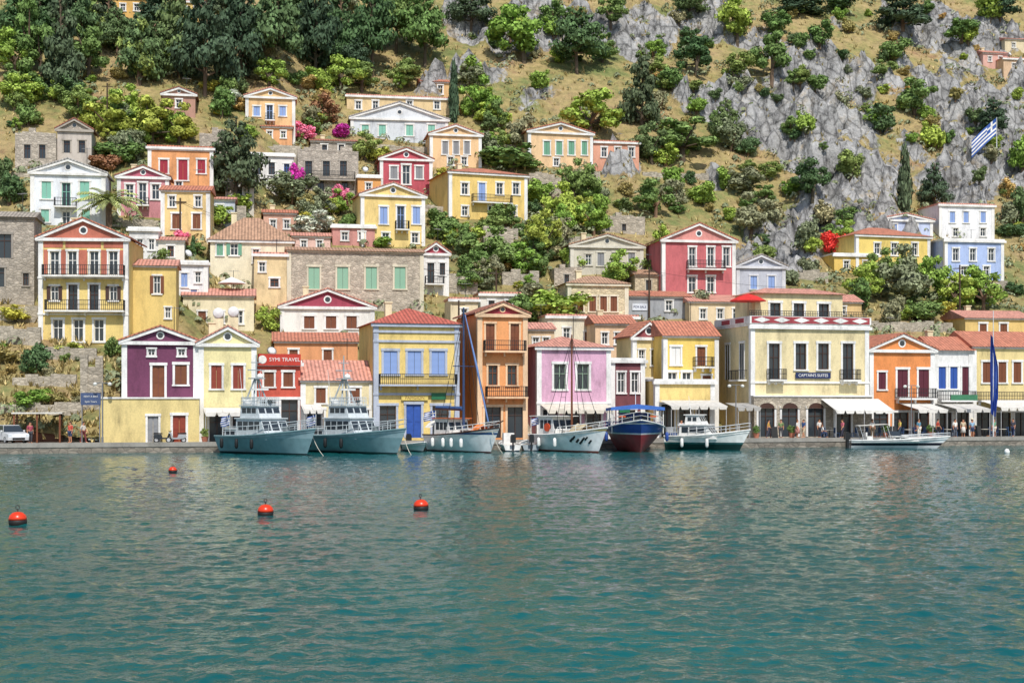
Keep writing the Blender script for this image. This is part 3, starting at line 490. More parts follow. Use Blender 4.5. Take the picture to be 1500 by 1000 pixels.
def protos():
    r=random.Random(5)
    for i in range(4):
        wd=(1.,1.15,.85,1.1)[i]; lb=[(0,0,.42,.34,.34,.36)]+[(math.cos(t)*q*wd,math.sin(t)*q,z,s,s,s*.9) for t,q,z,s in [(r.uniform(0,6.28),r.uniform(.15,.38),r.uniform(.22,.84),r.uniform(.1,.2)) for _ in range(13)]]
        st=MB(); 
        for _ in range(4): st.tube((r.uniform(-.05,.05),r.uniform(-.05,.05),-.08),(r.uniform(-.25,.25),r.uniform(-.25,.25),.5),.03,.012,5)
        PROTO['bush',i]=(leaves('crown',lb,1700,.046,i),st.mesh('stem',leaf('trunk')))
        lb=[]; lx=r.uniform(-.12,.12)
        for _ in range((17,13,21,16)[i]):
            t=r.uniform(0,6.28); z=r.uniform(.25,.92); q=r.uniform(.06,.38)*(1.2-abs(z-.5)*1.2); s=r.uniform(.09,.19); lb.append((math.cos(t)*q+lx*z,math.sin(t)*q,z,s,s,s*.75))
        st=MB().tube((0,0,-.08),(.02,.01,.4),.045,.03,7)
        for l in lb[:7]: st.tube((.02,.01,.3),l[:3],.025,.008,5)
        PROTO['tree',i]=(leaves('crown',lb,2300,.036,i+10),st.mesh('trunk',leaf('trunk')))
        lb=[]; st=MB().tube((0,0,-.06),(.03,0,.95),.035,.008,7); sp=(1.5,1.1,2.2,1.5)[i]; z0=(.2,.12,.34,.26)[i]
        for k in range(26):
            z=z0+(.98-z0)*(k/26); rr=.46*(1-((z-z0)/(1.05-z0))**sp)*r.uniform(.45,1.15)+.05; t=k*2.4+r.uniform(-.5,.5); q=rr*.65; s=max(.05,rr*.5); l=(math.cos(t)*q,math.sin(t)*q,z,s,s,s*.42); lb.append(l); st.tube((.02,0,max(.1,z-.08)),l[:3],.014,.005,4)
        PROTO['pine',i]=(leaves('crown',lb,2600,.031,i+20,.3),st.mesh('trunk',leaf('trunk')))
    lb=[(r.uniform(-.06,.06),r.uniform(-.06,.06),.1+.88*k/12,.45*(1-abs(k/12-.3)**1.3)*.8+.05,.45*(1-abs(k/12-.3)**1.3)*.8+.05,.1) for k in range(13)]
    PROTO['cypress',0]=(leaves('crown',lb,1500,.06,40),MB().tube((0,0,-.06),(0,0,.8),.08,.02).mesh('trunk',leaf('trunk')))
    mb=MB(); 
    for k in range(34):
        t=k*2.4; el=r.uniform(-.25,1.25); L=.5*r.uniform(.85,1.05); pts=[]
        for j in range(7):
            s=j/6; pts.append(Vector((math.cos(t)*L*s*math.cos(el*(1-s*.6)),math.sin(t)*L*s*math.cos(el*(1-s*.6)),.6+.42*(math.sin(el)*s*.8-.55*s*s+.12*s))))
        side=Vector((-math.sin(t),math.cos(t),0))
        for j in range(6):
            for q in range(2):
                a=pts[j].lerp(pts[j+1],q/2); b=pts[j].lerp(pts[j+1],q/2+.34); wv=.075*(1.1-(j+q/2)/6.5); fw=(pts[j+1]-pts[j])*.5
                for sg in(-1,1): mb.add([a,b,b+fw+side*sg*wv+Vector((0,0,-.03)),a+fw+side*sg*wv+Vector((0,0,-.03))],[(0,1,2,3)])
    PROTO['palm',0]=(mb.mesh('crown',leaf('palm')),MB().tube((0,0,-.1),(.01,0,.62),.05,.04,8).mesh('trunk',leaf('trunk')))
protos()
ADJ=dict(pine='dark',dark='deep green',mid='green',bright='bright green',lime='yellow green',olive='grey green',white='white flowering',pink='pink flowering',magenta='magenta bougainvillea',red='red flowering',rust='rusty red',dry='dry straw',palm='green')
VL=[]
def veg(kind,c,px,py,w,h,pt=None):
    p=pt or ray(px,py); s=p.y/F; i=R.randrange(4) if (kind,1) in PROTO else 0
    sz='' if 26<=w<=55 else ('small' if w<26 else 'large'); bx=px; by=py-h/2; best=None
    for xc,ye,x0,x1,yb,sh in LM:
        cx=cl(bx,x0,x1); cy=cl(by,ye,yb); d=math.hypot(bx-cx,(by-cy)*1.2)+.15*abs(bx-xc)
        if best is None or d<best[0]: best=(d,cx,cy,sh,x0,x1,ye,yb)
    d,cx,cy,sh,x0,x1,ye,yb=best; far='high ' if d>120 and by<ye else ''
    if bx<x0: rel='left of'
    elif bx>x1: rel='right of'
    elif by<(ye+yb)/2: rel='above'
    else: rel='below'
    if abs(by-cy)>abs(bx-cx) and bx>=x0-30 and bx<=x1+30: rel='above' if by<cy else 'below' if by>cy else rel
    if far: rel='above' if by<ye else rel
    lab=' '.join(x for x in[sz,ADJ[c],{'tree':'tree','bush':'bush','pine':'pine tree','cypress':'cypress','palm':'palm tree'}[kind],far+rel,'the',sh] if x)
    nm={'tree':'broadleaf_tree','bush':'bush','pine':'pine_tree','cypress':'cypress_tree','palm':'palm_tree'}[kind]
    e=thing(nm,p-Vector((0,0,.15)),R.uniform(0,360),lab,{'bush':'bush'}.get(kind,'tree'),{'bush':'bushes on the hillside','pine':'pine trees on the hillside'}.get(kind,'trees on the hillside'))
    e.scale=(w*s,w*s,h*s)
    for me in PROTO[kind,i]:
        o=bpy.data.objects.new(me.name.split('.')[0],me); COL.objects.link(o); o.parent=e
        if me.name.startswith('crown'): o.material_slots[0].link='OBJECT'; o.material_slots[0].material=leaf(c)
    VL.append((lab,px,e)); CULL.append(e)
V='''pine pine 90 140 80 160;pine dark 30 70 70 90;pine pine 300 140 95 170;pine pine 352 125 85 160;pine dark 405 115 95 150;pine pine 462 110 80 150;pine dark 262 115 80 150;pine dark 205 125 70 110;tree mid 130 120 80 90;pine mid 622 98 85 115;pine dark 545 112 80 140;pine pine 690 45 70 70;pine pine 345 300 95 135;pine pine 940 188 70 128;pine dark 845 108 85 100;pine dark 1065 215 50 75;pine pine 1368 308 48 74;pine pine 1322 42 100 70;pine pine 1170 22 90 50;pine mid 580 78 80 120;pine dark 500 80 70 110;pine pine 160 70 80 100;pine dark 60 60 80 90;pine pine 230 60 80 90;pine pine 1465 30 60 50;pine dark 430 60 80 90;pine pine 330 55 80 80;pine dark 1010 25 60 50;pine pine 1455 200 50 60
cypress pine 665 180 20 88;cypress pine 422 184 13 52;cypress pine 1326 312 28 96;cypress dark 283 375 12 30
palm palm 160 346 100 92
tree lime 160 204 85 68;tree lime 222 218 95 80;tree lime 262 210 65 62;tree bright 865 202 95 75;tree bright 702 175 65 66;tree bright 768 92 95 88;tree dark 1020 112 75 65;tree mid 1130 122 75 80;tree bright 1080 65 65 75;tree mid 1000 235 115 65;tree dark 955 240 65 65;tree mid 865 305 55 68;tree bright 822 335 75 70;tree lime 800 378 70 75;bush mid 745 250 110 45;tree mid 720 395 100 65;bush bright 680 365 75 45;bush mid 650 352 60 40;tree bright 765 405 65 55;tree mid 960 318 70 58;tree dark 1190 292 65 62;tree olive 1100 345 75 65;bush olive 1088 285 65 42;bush mid 1310 88 48 38;tree mid 1340 170 65 60;bush dark 1290 195 60 48;tree olive 1320 448 95 92;tree bright 1440 460 75 75;bush mid 1380 388 55 48;tree bright 1400 455 65 60;bush mid 1260 455 45 52;bush bright 820 478 100 58;bush mid 768 475 65 48;bush mid 965 405 55 42;tree bright 912 420 65 58;bush olive 1020 462 55 44;bush olive 430 300 75 52;tree olive 470 320 50 50;bush white 458 345 66 40;bush white 335 160 52 38;bush mid 172 240 75 42;bush dark 105 150 50 45;bush mid 40 185 45 45;bush dark 14 300 45 60;bush dark 52 548 52 52;bush mid 165 522 34 36;tree olive 215 105 75 70;bush mid 1200 68 45 40;bush mid 1080 112 50 38;bush dark 1095 228 42 38;bush bright 1285 355 30 24;bush mid 1120 380 45 30;tree mid 30 140 60 60;bush mid 1410 60 60 40;bush bright 900 420 40 30;bush bright 395 485 40 40;tree mid 535 235 50 45;bush mid 510 340 40 36;bush bright 560 362 40 22;bush dark 1230 20 60 40;tree mid 895 40 55 50;bush bright 40 600 60 34;bush lime 20 470 60 30;bush bright 1500 250 50 60;bush dark 1495 330 40 60;bush bright 1180 195 40 40;tree mid 530 135 70 50;bush bright 1030 300 50 40;bush mid 1240 330 40 30;bush lime 700 395 30 30;bush mid 1350 470 70 40;bush bright 970 365 30 40;bush bright 1340 420 60 50;bush mid 640 330 40 30;tree bright 1265 440 60 60;tree mid 1295 420 60 60;tree bright 1375 440 60 70;bush bright 690 300 60 36;bush mid 740 330 50 36;bush bright 845 395 50 40;tree bright 40 160 70 55;tree mid 115 180 70 60;tree bright 185 175 60 55;bush bright 320 330 60 34;bush mid 240 385 30 30;bush bright 350 310 50 34;tree bright 870 345 60 60;bush bright 790 300 50 40;tree mid 840 290 50 60;bush mid 720 345 60 40;tree mid 60 110 70 70;tree bright 20 110 70 70;tree bright 500 135 70 60;tree bright 230 110 60 60;tree bright 395 130 60 50;tree mid 590 130 60 45;bush lime 100 520 50 22;bush dry 80 590 50 22;bush olive 120 470 40 26;bush dry 10 530 50 26
bush pink 440 206 48 34;bush magenta 500 202 36 28;bush rust 476 182 46 48;bush magenta 433 290 32 54;bush red 1222 372 46 40;bush pink 498 308 38 40;bush rust 152 252 50 34;bush pink 265 355 30 20;bush magenta 1250 470 30 24'''
for g in V.replace('\n',';').split(';'):
    k,c,*n=g.split(); veg(k,c,*map(float,n))
def fill(n,xa,xb,ya,yb,kinds,wr,hr,sk=.5):
    k=0; tries=0
    while k<n and tries<n*12:
        tries+=1; px=R.uniform(xa,xb); py=R.uniform(ya,yb); w=R.uniform(*wr); h=w*R.uniform(*hr)
        if any(x0-6<px<x1+6 and ye-3<py<yb+4 or (x0-w/2<px<x1+w/2 and py>=yb and py-h*.7<yb) for x0,x1,ye,yb in RECT) or (90<px<215 and 245<py<450) or (1290<px<1362 and 215<py<340): continue
        p=ray(px,py)
        if T(p.x,p.y)[1]>.35 and R.random()<sk: continue
        kd,c=R.choice(kinds); veg(kd,c,px,py,w,h,p); k+=1
fill(26,0,520,30,125,[('pine','pine'),('pine','dark'),('tree','olive'),('tree','mid'),('tree','dark')],(45,80),(1.1,1.6))
BK=[('bush','mid'),('bush','dark'),('bush','olive'),('bush','bright'),('bush','dry'),('tree','mid'),('bush','dark')]; BR=[('bush','bright'),('tree','bright'),('tree','mid'),('bush','mid'),('bush','olive'),('tree','lime'),('bush','lime')]
fill(110,660,1500,15,420,BK,(12,34),(.6,1.2),.1); fill(48,660,1500,15,330,BR[:5],(28,52),(.65,1.05),.1); fill(60,0,700,110,440,BK+BR,(18,46),(.6,1.3)); fill(90,150,880,180,470,BR,(20,52),(.6,1.25)); fill(36,640,1500,330,480,BK+BR,(20,50),(.6,1.2)); fill(20,0,140,440,600,[('bush','dry'),('bush','olive'),('bush','mid'),('bush','bright'),('bush','dry')],(10,28),(.5,.9))
def stuff():
    r=random.Random(3); g=MB(); s=MB(); n=0
    while n<17000:
        y=r.uniform(118,400); x=r.uniform(-.38,.38)*y; D=y-QB-QS*x
        if D<8 or (D<22 and x>-33): continue
        n+=1; z,k=T(x,y)
        if k>.4 and r.random()<.35: continue
        for rep in range(4 if D<26 else 1):
            p=Vector((x,y,z-.05)); hh=r.uniform(.35,.8)
            if rep: px_,py_=x+r.uniform(-1.5,1.5),y+r.uniform(-1.5,1.5); p=Vector((px_,py_,TB(px_,py_)-.05))
            for _ in range(4):
                a=r.uniform(0,6.28); v=Vector((math.cos(a),math.sin(a),0)); u=Vector((-v.y,v.x,0))*.14; g.add([p-u,p+u,p+v*hh*.6+Vector((0,0,hh))],[(0,1,2)])
        if n%3==0 and noise.noise((x*.06,y*.06,12))>-.2:
            c=p+Vector((r.uniform(-1,1),r.uniform(-1,1),.2)); sz=r.uniform(.35,1.1)
            for _ in range(24):
                v=Vector((r.gauss(0,1),r.gauss(0,1),abs(r.gauss(0,1)))).normalized(); q=c+v*sz; a=v.orthogonal().normalized(); b=v.cross(a); w=.26; s.add([q-a*w,q-b*w*.6,q+a*w,q+b*w*.6],[(0,1,2,3)])
    tag(g.build('dry_grass',leaf('straw')),'tufts of dry golden grass over the hillside','grass',kind='stuff'); tag(s.build('low_scrub',leaf('olive')),'low grey green scrub over the hillside','scrub',kind='stuff')
stuff()
# stone walls on the slope
for i,(a,b,t,q,l) in enumerate([(0,92,447,472,'stepped dry stone wall under the stone block house'),(0,58,478,505,'low terrace wall left of the grand yellow house'),(64,140,505,528,'terrace wall below the grand yellow house'),(0,118,588,607,'grey retaining wall behind the pergola'),(20,110,548,566,'middle terrace wall on the grassy bank at left'),(118,150,520,600,'tall bank wall left of the purple house'),(690,735,392,412,'broken stone wall above the town centre trees'),(940,1000,432,446,'low stone wall left of the deep rose house'),(830,880,250,262,'stone terrace wall under the apricot gabled house'),(1150,1215,395,410,'grey terrace wall right of the grey blue cottage'),(735,790,395,420,'crumbling stone wall beside green trees'),(640,700,398,430,'stone wall right of the small crimson gable'),(1370,1480,410,424,'long pale wall beneath the sky blue house'),(1270,1400,470,486,'garden wall behind the bright orange house'),(300,360,300,312,'short stone wall at the foot of the dark pine'),(640,760,330,344,'terrace wall under the square yellow house'),(960,1090,440,454,'garden wall below the deep rose house'),(430,530,292,304,'terrace wall under the roofless stone house'),(150,240,320,334,'terrace wall under the rose pink house'),(20,140,252,262,'terrace wall under the ruined stone house'),(700,800,210,220,'thin terrace wall left of the apricot gabled house'),(940,1040,252,262,'thin terrace wall right of the salmon house'),(780,880,345,356,'terrace wall above the grey gabled cottage'),(1085,1180,445,458,'garden wall above the hotel roof'),(560,650,300,310,'terrace wall right of the crimson gabled house'),(360,440,212,222,'terrace wall under the low orange house'),(520,650,212,222,'terrace wall under the wide pale grey house')]):
    p=ray((a+b)/2,q,False); s=p.y/F; w=(b-a)*s; hh=(q-t)*s; e=MB(); n=max(3,int(w/1.1))
    for k in range(n): e.box(-w/2+w*k/n+.003,-w/2+w*(k+1)/n,R.uniform(-.08,.05),.6,-2.5,hh*R.uniform(.72,1.05))
    o=e.build('stone_wall',stone('B8AE9D',2.2)); o.location=p; o.rotation_euler=(0,0,math.radians(10)); tag(o,l,'stone wall','stone walls on the hillside'); CULL.append(o)
# ---------------------------------------------------------------- boats
def hull(root,L,B,D,mat,deck,rake=.6,fine=2.2,gun=None):
    n=18; K=6; vs=[]; top=[]
    for i in range(n+1):
        t=i/n; hb=B/2*(1-cl((t-.3)/.7)**fine)*(.86+.14*cl(t/.3)); zs=D*(1+.5*t**2.4); x=-L/2+L*t
        for sg in(1,-1):
            for k in range(K+1):
                s=k/K; vs.append((x+rake*t**5*s-(1-s)*t**6*.5,sg*hb*s**(.4+.75*t),-.5+(zs+.5)*s))
        top.append((x+rake*t**5,hb,zs))
    fs=[]; st=2*(K+1)
    for i in range(n):
        for k in range(K):
            a=i*st+k; fs.append((a,a+st,a+st+1,a+1)); a+=K+1; fs.append((a+1,a+st+1,a+st,a))
    fs.append(tuple(range(K,-1,-1))+tuple(range(K+2,2*K+2)))
    MB().add(vs,fs).build('hull',mat,root,True)
    dk=MB(); 
    for i in range(n):
        a,b=top[i],top[i+1]; dk.add([(a[0],-a[1]*.97,a[2]-.18),(b[0],-b[1]*.97,b[2]-.18),(b[0],b[1]*.97,b[2]-.18),(a[0],a[1]*.97,a[2]-.18)],[(0,1,2,3)])
    dk.build('deck',deck,root); g=MB()
    for sg in(1,-1): g.path([(x,sg*y,z+.02) for x,y,z in top],.06)
    g.build('gunwale',gun or paint('W'),root); return top
def cabin(root,x0,x1,hw,z0,z1,rf,rb,mat,n=3,name='cabin',front=True,wh=(.45,.88)):
    o=MB().prism([(x0,z0),(x1,z0),(x1-rf,z1),(x0+rb,z1)],-hw,hw); o.box(x0+rb-.15,x1-rf+.2,-hw-.1,hw+.1,z1+.003,z1+.08); o=o.build(name,mat,root); a,b=z0+(z1-z0)*wh[0],z0+(z1-z0)*wh[1]
    xa,xb=x0+rb+.12,x1-rf-.1
    for sg in(-1,1):
        for k in range(n):
            p,q=xa+(xb-xa)*k/n+.05,xa+(xb-xa)*(k+1)/n-.05; y=sg*(hw+.012); MB().box(p,q,min(y,sg*hw*.98),max(y,sg*hw*.98),a,b).build('window',glass(),o)
    if front:
        for k in range(3):
            p,q=-hw+2*hw*k/3+.07,-hw+2*hw*(k+1)/3-.07; f=lambda z:x1-rf*(z-z0)/(z1-z0)+.015; MB().add([(f(a),p,a),(f(a),q,a),(f(b),q,b),(f(b),p,b),(f(a)-.05,p,a),(f(a)-.05,q,a),(f(b)-.05,q,b),(f(b)-.05,p,b)],[(0,1,2,3),(0,4,5,1),(1,5,6,2),(2,6,7,3),(3,7,4,0)]).build('window',glass(),o)
    return o
def boatrail(root,top,i0,h,mat,every=2):
    m=MB()
    for sg in(-1,1):
        pts=[(x,sg*y*.94,z+h) for x,y,z in top[i0:]]; m.path(pts,.03,5); m.path([(p[0],p[1],p[2]-h*.45) for p in pts],.02,5)
        for p in pts[::every]: m.tube((p[0],p[1],p[2]-h),p,.025,.025,5)
    m.build('guard_rail',mat,root)
def fender(root,x,y,z,mat): MB().lathe([(.03,.42),(.13,.34),(.15,.1),(.15,-.2),(.1,-.33),(.02,-.38)],10,(x,y,z)).build('fender',mat,root,True)
def tarp(root,x0,x1,hw,z,rise,c):
    m=MB(); n=6; vs=[]
    for i in range(n+1):
        x=x0+(x1-x0)*i/n; d=.12*math.sin(i*2.1)
        for y,zz in((-hw,z-.25),(-hw*.6,z+rise*.4+d*.5),(0,z+rise+d),(hw*.6,z+rise*.4-d*.4),(hw,z-.25)): vs.append((x,y,zz))
    m.add(vs,[(i*5+j,i*5+5+j,i*5+6+j,i*5+1+j) for i in range(n) for j in range(4)]); m.build('tarpaulin',paint(c,.8),root)
def flagmesh(w,h,fn,wav=.12,mats=None):
    m=MB(); nx,ny=27,9
    P=lambda i,j:(w*i/nx,wav*math.sin(i/nx*9)*(i/nx)+wav*.4*math.sin(j*.8+i*.2),h*j/ny-.18*w*(i/nx)**1.5)
    for i in range(nx):
        for j in range(ny): m.add([P(i,j),P(i+1,j),P(i+1,j+1),P(i,j+1)],[(0,1,2,3)],fn(i,8-j))
    return m
def greek(i,j):
    if i<10 and j<5: return 1 if (4<=i<6 or j==2) else 0
    return j%2
def greekflag(parent,w,h,loc,name='flag',rz=0,droop=0):
    o=flagmesh(w,h,greek).build(name,[paint('2B57A8'),paint('W')],parent); o.location=loc; o.rotation_euler=(0,math.radians(droop),math.radians(rz)); return o
GB=bands('patrol_hull',[(-1,'2A3638'),(.15,'82A2A8'),(1.3,'9CB6BC')]); LG='CDD4D6'
def patrol(px,Y,label):
    r=thing('patrol_boat',((px-750)/F*Y,Y,0),-44,label,'patrol boat','patrol boats moored at the quay'); top=hull(r,10.3,3.4,1.35,GB,paint('8A9698'),.9,2.4,paint('7A989C')); lg=paint(LG)
    cabin(r,-2.6,1.5,1.2,1.15,2.75,.8,.1,lg,4); cabin(r,-2.2,.4,1.05,2.84,3.75,.35,.1,lg,3,'bridge',wh=(.4,.85)); cabin(r,-4.6,-2.8,.9,1.15,1.9,.2,.1,lg,1,'engine_housing',False)
    MB().box(1.7,3.1,-.6,.6,1.25,1.75).build('forward_hatch',lg,r); MB().box(2.2,2.6,-.2,.2,1.753,2.2).tube((2.3,0,2.1),(3.6,0,2.3),.05).build('deck_gun',paint('7A8284'),r)
    m=MB()
    for sg in(-1,1): m.tube((-2,sg*.8,3.8),(-1.5,sg*.15,5.9),.07,.06); m.tube((-.9,sg*.7,3.8),(-1.4,sg*.15,5.9),.07,.06)
    m.tube((-1.5,0,5.8),(-1.5,0,7.8),.07,.05); m.box(-1.9,-1.,-.5,.5,5.9,5.98); m.tube((-1.5,-.8,6.6),(-1.5,.8,6.6),.045); m.tube((-1.5,-.5,7.2),(-1.5,.5,7.2),.035); m.build('mast',paint('A8B0B2'),r)
    MB().box(-1.05,-.9,-.75,.75,5.0,5.14).build('radar',paint('W'),r); MB().lathe([(.02,.36),(.2,.28),(.26,.1),(.22,0)],12,(-1.4,.3,5.99)).build('dome',paint('W'),r,True); MB().lathe([(.02,.5),(.3,.4),(.36,.15),(.3,0)],12,(-2.,-.5,3.84)).build('dome',paint('W'),r,True)
    for sg in(-1,1): MB().tube((-2,sg*.9,3.8),(-2.3,sg*1.0,6.7),.025,.012).build('antenna',paint('W'),r)
    MB().box(-3.9,-3.3,.2,.8,1.9,2.5).build('equipment_box',paint('4A5254'),r); MB().lathe([(.12,-.1),(.2,.12)],10,(.3,0,4.1)).build('searchlight',paint('5A6264'),r)
    m=MB(); railing(m,-2.1,.1,-1.,1.,3.84,.6); m.build('bridge_rail',lg,r)
    boatrail(r,top,2,.75,lg); greekflag(r,1.2,.8,(-5.1,0,2.2),'stern_flag',180); MB().tube((-5.1,0,1.2),(-5.1,0,3.1),.03).build('flagstaff',lg,r)
    for x in(-3.6,-1.6,.4): fender(r,x,-1.82,.8,paint('17181A',.7))
    for x in(-3.,-.6): MB().lathe([(.25,-.5),(.3,-.4),(.3,.4),(.25,.5)],12,(x-.6,1.0,1.6),'y').build('liferaft',paint('W'),r)
patrol(392,111.6,'grey green patrol boat with tall mast, the left one of two')
patrol(521,113.6,'grey green patrol boat with radar mast, the right one of two')
def rigging(r,x,zt,L,B,z0):
    m=MB()
    for e in((L/2,0),(-L/2+.3,0),(x-.5,B/2),(x-.5,-B/2),(x+.4,B/2),(x+.4,-B/2)): m.tube((x,0,zt),(e[0],e[1],z0+(.6 if e[1]==0 and e[0]>0 else 0)),.02,.02,4)
    for k in range(5): m.tube((x-.5*(1-k/6),-B/2*(1-(k+1)/8),z0+(zt-z0)*(k+1)/8),(x+.4*(1-k/6),-B/2*(1-(k+1)/8),z0+(zt-z0)*(k+1)/8),.015,.015,4)
    m.build('rigging',iron(),r)
# white sailing caique
Y=116.5; r=thing('sailing_boat',((678-750)/F*Y,Y,0),-50,'white wooden sailing boat with tall mast, blue furled sail and orange cabin roof','sailing boat'); top=hull(r,7.6,3.,1.35,bands('caique_hull',[(-1,'5A2A2A'),(.1,'FAFAF8'),(1.45,'3A5A88'),(1.62,'F6F4EE')]),paint('B98A5A'),.9,2.4,paint('dwood'))
cabin(r,-2.6,-.4,1.,1.15,2.6,.3,.1,paint('W'),3); MB().box(-2.7,-.2,-1.15,1.15,2.7,2.78).build('cabin_roof',paint('C86A3A'),r); cabin(r,.4,1.7,.7,1.2,1.8,.2,.1,paint('W'),2,'forward_cabin'); tarp(r,-3.7,-2.75,1.2,2.2,.35,'D8D4CA'); tarp(r,1.8,2.7,.65,1.9,.3,'D87A3A')
MB().tube((.1,0,1),(.1,0,11.8),.12,.07,8).tube((.1,-1.1,7.),(.1,1.1,7.),.04).build('mast',paint('33466B'),r); MB().tube((.1,0,3.4),(-3.8,0,3.5),.06).build('boom',paint('brown'),r); MB().tube((.0,0,3.55),(-3.6,0,3.65),.17,.12,8).build('mainsail',paint('3D5E93'),r)
MB().tube((3.3,0,2.5),(1.8,0,7.),.06,.09,8).tube((1.8,0,7.),(.3,0,11.2),.09,.04,8).build('furled_sail',paint('5B7DB4'),r)
rigging(r,.1,11.6,7.4,2.9,1.5); MB().tube((3.5,0,2.05),(5.2,0,2.6),.08,.05).build('bowsprit',paint('brown'),r); boatrail(r,top,8,.55,paint('W')); greekflag(r,1.1,.75,(-3.8,0,2.6),'stern_flag',200); MB().tube((-3.7,0,1.),(-3.7,0,3.4),.025).build('flagstaff',paint('W'),r)
for x in(-2,-.6,.5,1.8): fender(r,x,-1.6,.75,paint('W'))
for x,c in((2.2,'C8A878'),(2.7,'D2502A')): MB().lathe([(.3,0),(.34,.12),(.3,.24),(.1,.26)],12,(x,.1,1.5)).build('rope_coil',paint(c),r)
# white fishing boat with black pattern
Y=117.; r=thing('fishing_boat',((834-750)/F*Y,Y,0),-50,'white fishing boat with black scroll on its bow and short mast','fishing boat'); top=hull(r,7.4,3.,1.35,bands('fishing_hull',[(-1,'7A3A30'),(.12,'FAFAF8'),(1.75,'C8B070'),(1.9,'F4F2EC')]),paint('A8906A'),.8,2.3,paint('W'))
cabin(r,-2.7,-.6,1.05,1.15,2.8,.35,.1,paint('W'),3); MB().box(-3.6,-.2,-1.25,1.25,2.89,2.95).build('awning',paint('E4E2DA'),r); tarp(r,.8,2.2,.8,1.9,.35,'B8A888'); cabin(r,-.4,.1,.6,1.15,1.7,.1,.1,paint('W'),1,'deck_box',False)
for sg in(-1,1): MB().tube((-3.5,sg*1.15,1.1),(-3.5,sg*1.15,2.89),.03).build('awning_post',paint('W'),r)
MB().tube((.3,0,1),(.3,0,9.6),.1,.06).build('mast',paint('brown'),r); rigging(r,.3,9.4,7.2,2.9,1.5); boatrail(r,top,9,.55,paint('W'))
m=MB()
for k in range(7):
    x=1.2+k*.27; tt=(x+3.7)/7.4; hb=1.5*(1-cl((tt-.3)/.7)**2.3); z=1.05+.18*math.sin(k*1.7)
    s2=(z+.5)/(1.35*(1+.5*tt**2.4)+.5); yy=hb*s2**(.4+.75*tt)
    for sg in(-1,1): m.tube((x-.12,sg*(yy-.02),z-.16),(x+.18,sg*(yy-.0),z+.1),.11,.09,6)
m.build('bow_scroll',paint('17181A'),r)
for x in(-2,0): fender(r,x,-1.62,.75,paint('W'))
MB().lathe([(.2,-.05),(.34,-.05),(.34,.05),(.2,.05)],14,(-1.5,-1.12,2.),'y').build('lifebuoy',paint('D2502A'),r); greekflag(r,.9,.6,(-3.6,0,2.2),'stern_flag',200)
# red and navy tour boat
Y=118.5; r=thing('tour_boat',((931-750)/F*Y,Y,0),-90,'dark red and navy tour boat under a blue canopy','tour boat'); top=hull(r,9.5,4.9,1.75,bands('tour_hull',[(-1,'A23438'),(1.45,'E0DEDC'),(1.56,'34509A'),(2.3,'E8E6E0'),(2.38,'34509A')]),paint('9A7A52'),.8,3.4,paint('W'))
cabin(r,-2.6,.6,1.2,1.5,3.1,.3,.1,paint('34509A'),3); m=MB()
m.add([(-4.4,-2.2,3.55),(2.2,-2.2,3.65),(2.2,0,3.9),(-4.4,0,3.8),(-4.4,2.2,3.55),(2.2,2.2,3.65),(-4.4,-2.2,3.3),(2.2,-2.2,3.4),(2.2,2.2,3.4),(-4.4,2.2,3.3),(2.2,0,3.5)],[(0,1,2,3),(3,2,5,4),(6,7,1,0),(4,5,8,9),(7,10,2,1),(10,8,5,2)]); m.build('canopy',paint('4272C4',.8),r)
for x in(-4.2,-1.2,1.9):
    for sg in(-1,1): MB().tube((x,sg*2.1,1.5),(x,sg*2.1,3.6),.045).build('canopy_post',paint('W'),r)
boatrail(r,top,9,.7,paint('W')); m=MB(); railing(m,-4.3,.8,-2.15,2.15,1.7,.7); m.build('side_rail',paint('3A5AA8'),r)
for sg in(-1,1): fender(r,1.,sg*2.5,1.2,paint('2E4F9C')); MB().lathe([(.2,-.05),(.34,-.05),(.34,.05),(.2,.05)],14,(1.95,sg*1.3,2.9)).build('lifebuoy',paint('E06A3A'),r)
MB().tube((0,0,3.8),(0,0,5.),.03).build('light_mast',paint('W'),r); MB().box(2.,2.6,-.5,.5,1.95,2.25).build('bow_bench',paint('brown'),r)
# motor cruiser
Y=121.5; r=thing('motor_cruiser',((1032-750)/F*Y,Y,0),-24,'white motor cruiser with dark hull bottom left of the hotel','motor boat'); top=hull(r,6.6,2.5,1.15,bands('cruiser_hull',[(-1,'16302E'),(.5,'2C5A5C'),(.66,'F6F6F2')],.25),paint('D8D8D4'),.7,2.4)
cabin(r,-2.,1.3,1.,.95,2.1,.9,.1,paint('W'),3); cabin(r,-1.5,.1,.9,2.19,2.95,.4,.1,paint('W'),2,'flybridge',wh=(.35,.8)); boatrail(r,top,6,.6,paint('C9CCCE',.3)); MB().tube((-1.2,0,3.),(-1.4,0,4.6),.04,.02).tube((-1.3,-.5,3.6),(-1.3,.5,3.6),.03).build('mast',paint('W'),r)
m=MB(); railing(m,-3.1,-2.1,-1.,1.,1.1,.8); m.build('stern_rail',paint('C9CCCE',.3),r); MB().box(-3.,-2.6,-.8,.8,1.,1.4).build('stern_seat',paint('4A6AA8',.8),r)
for x in(-1.6,.6): fender(r,x,-1.35,.6,paint('W'))
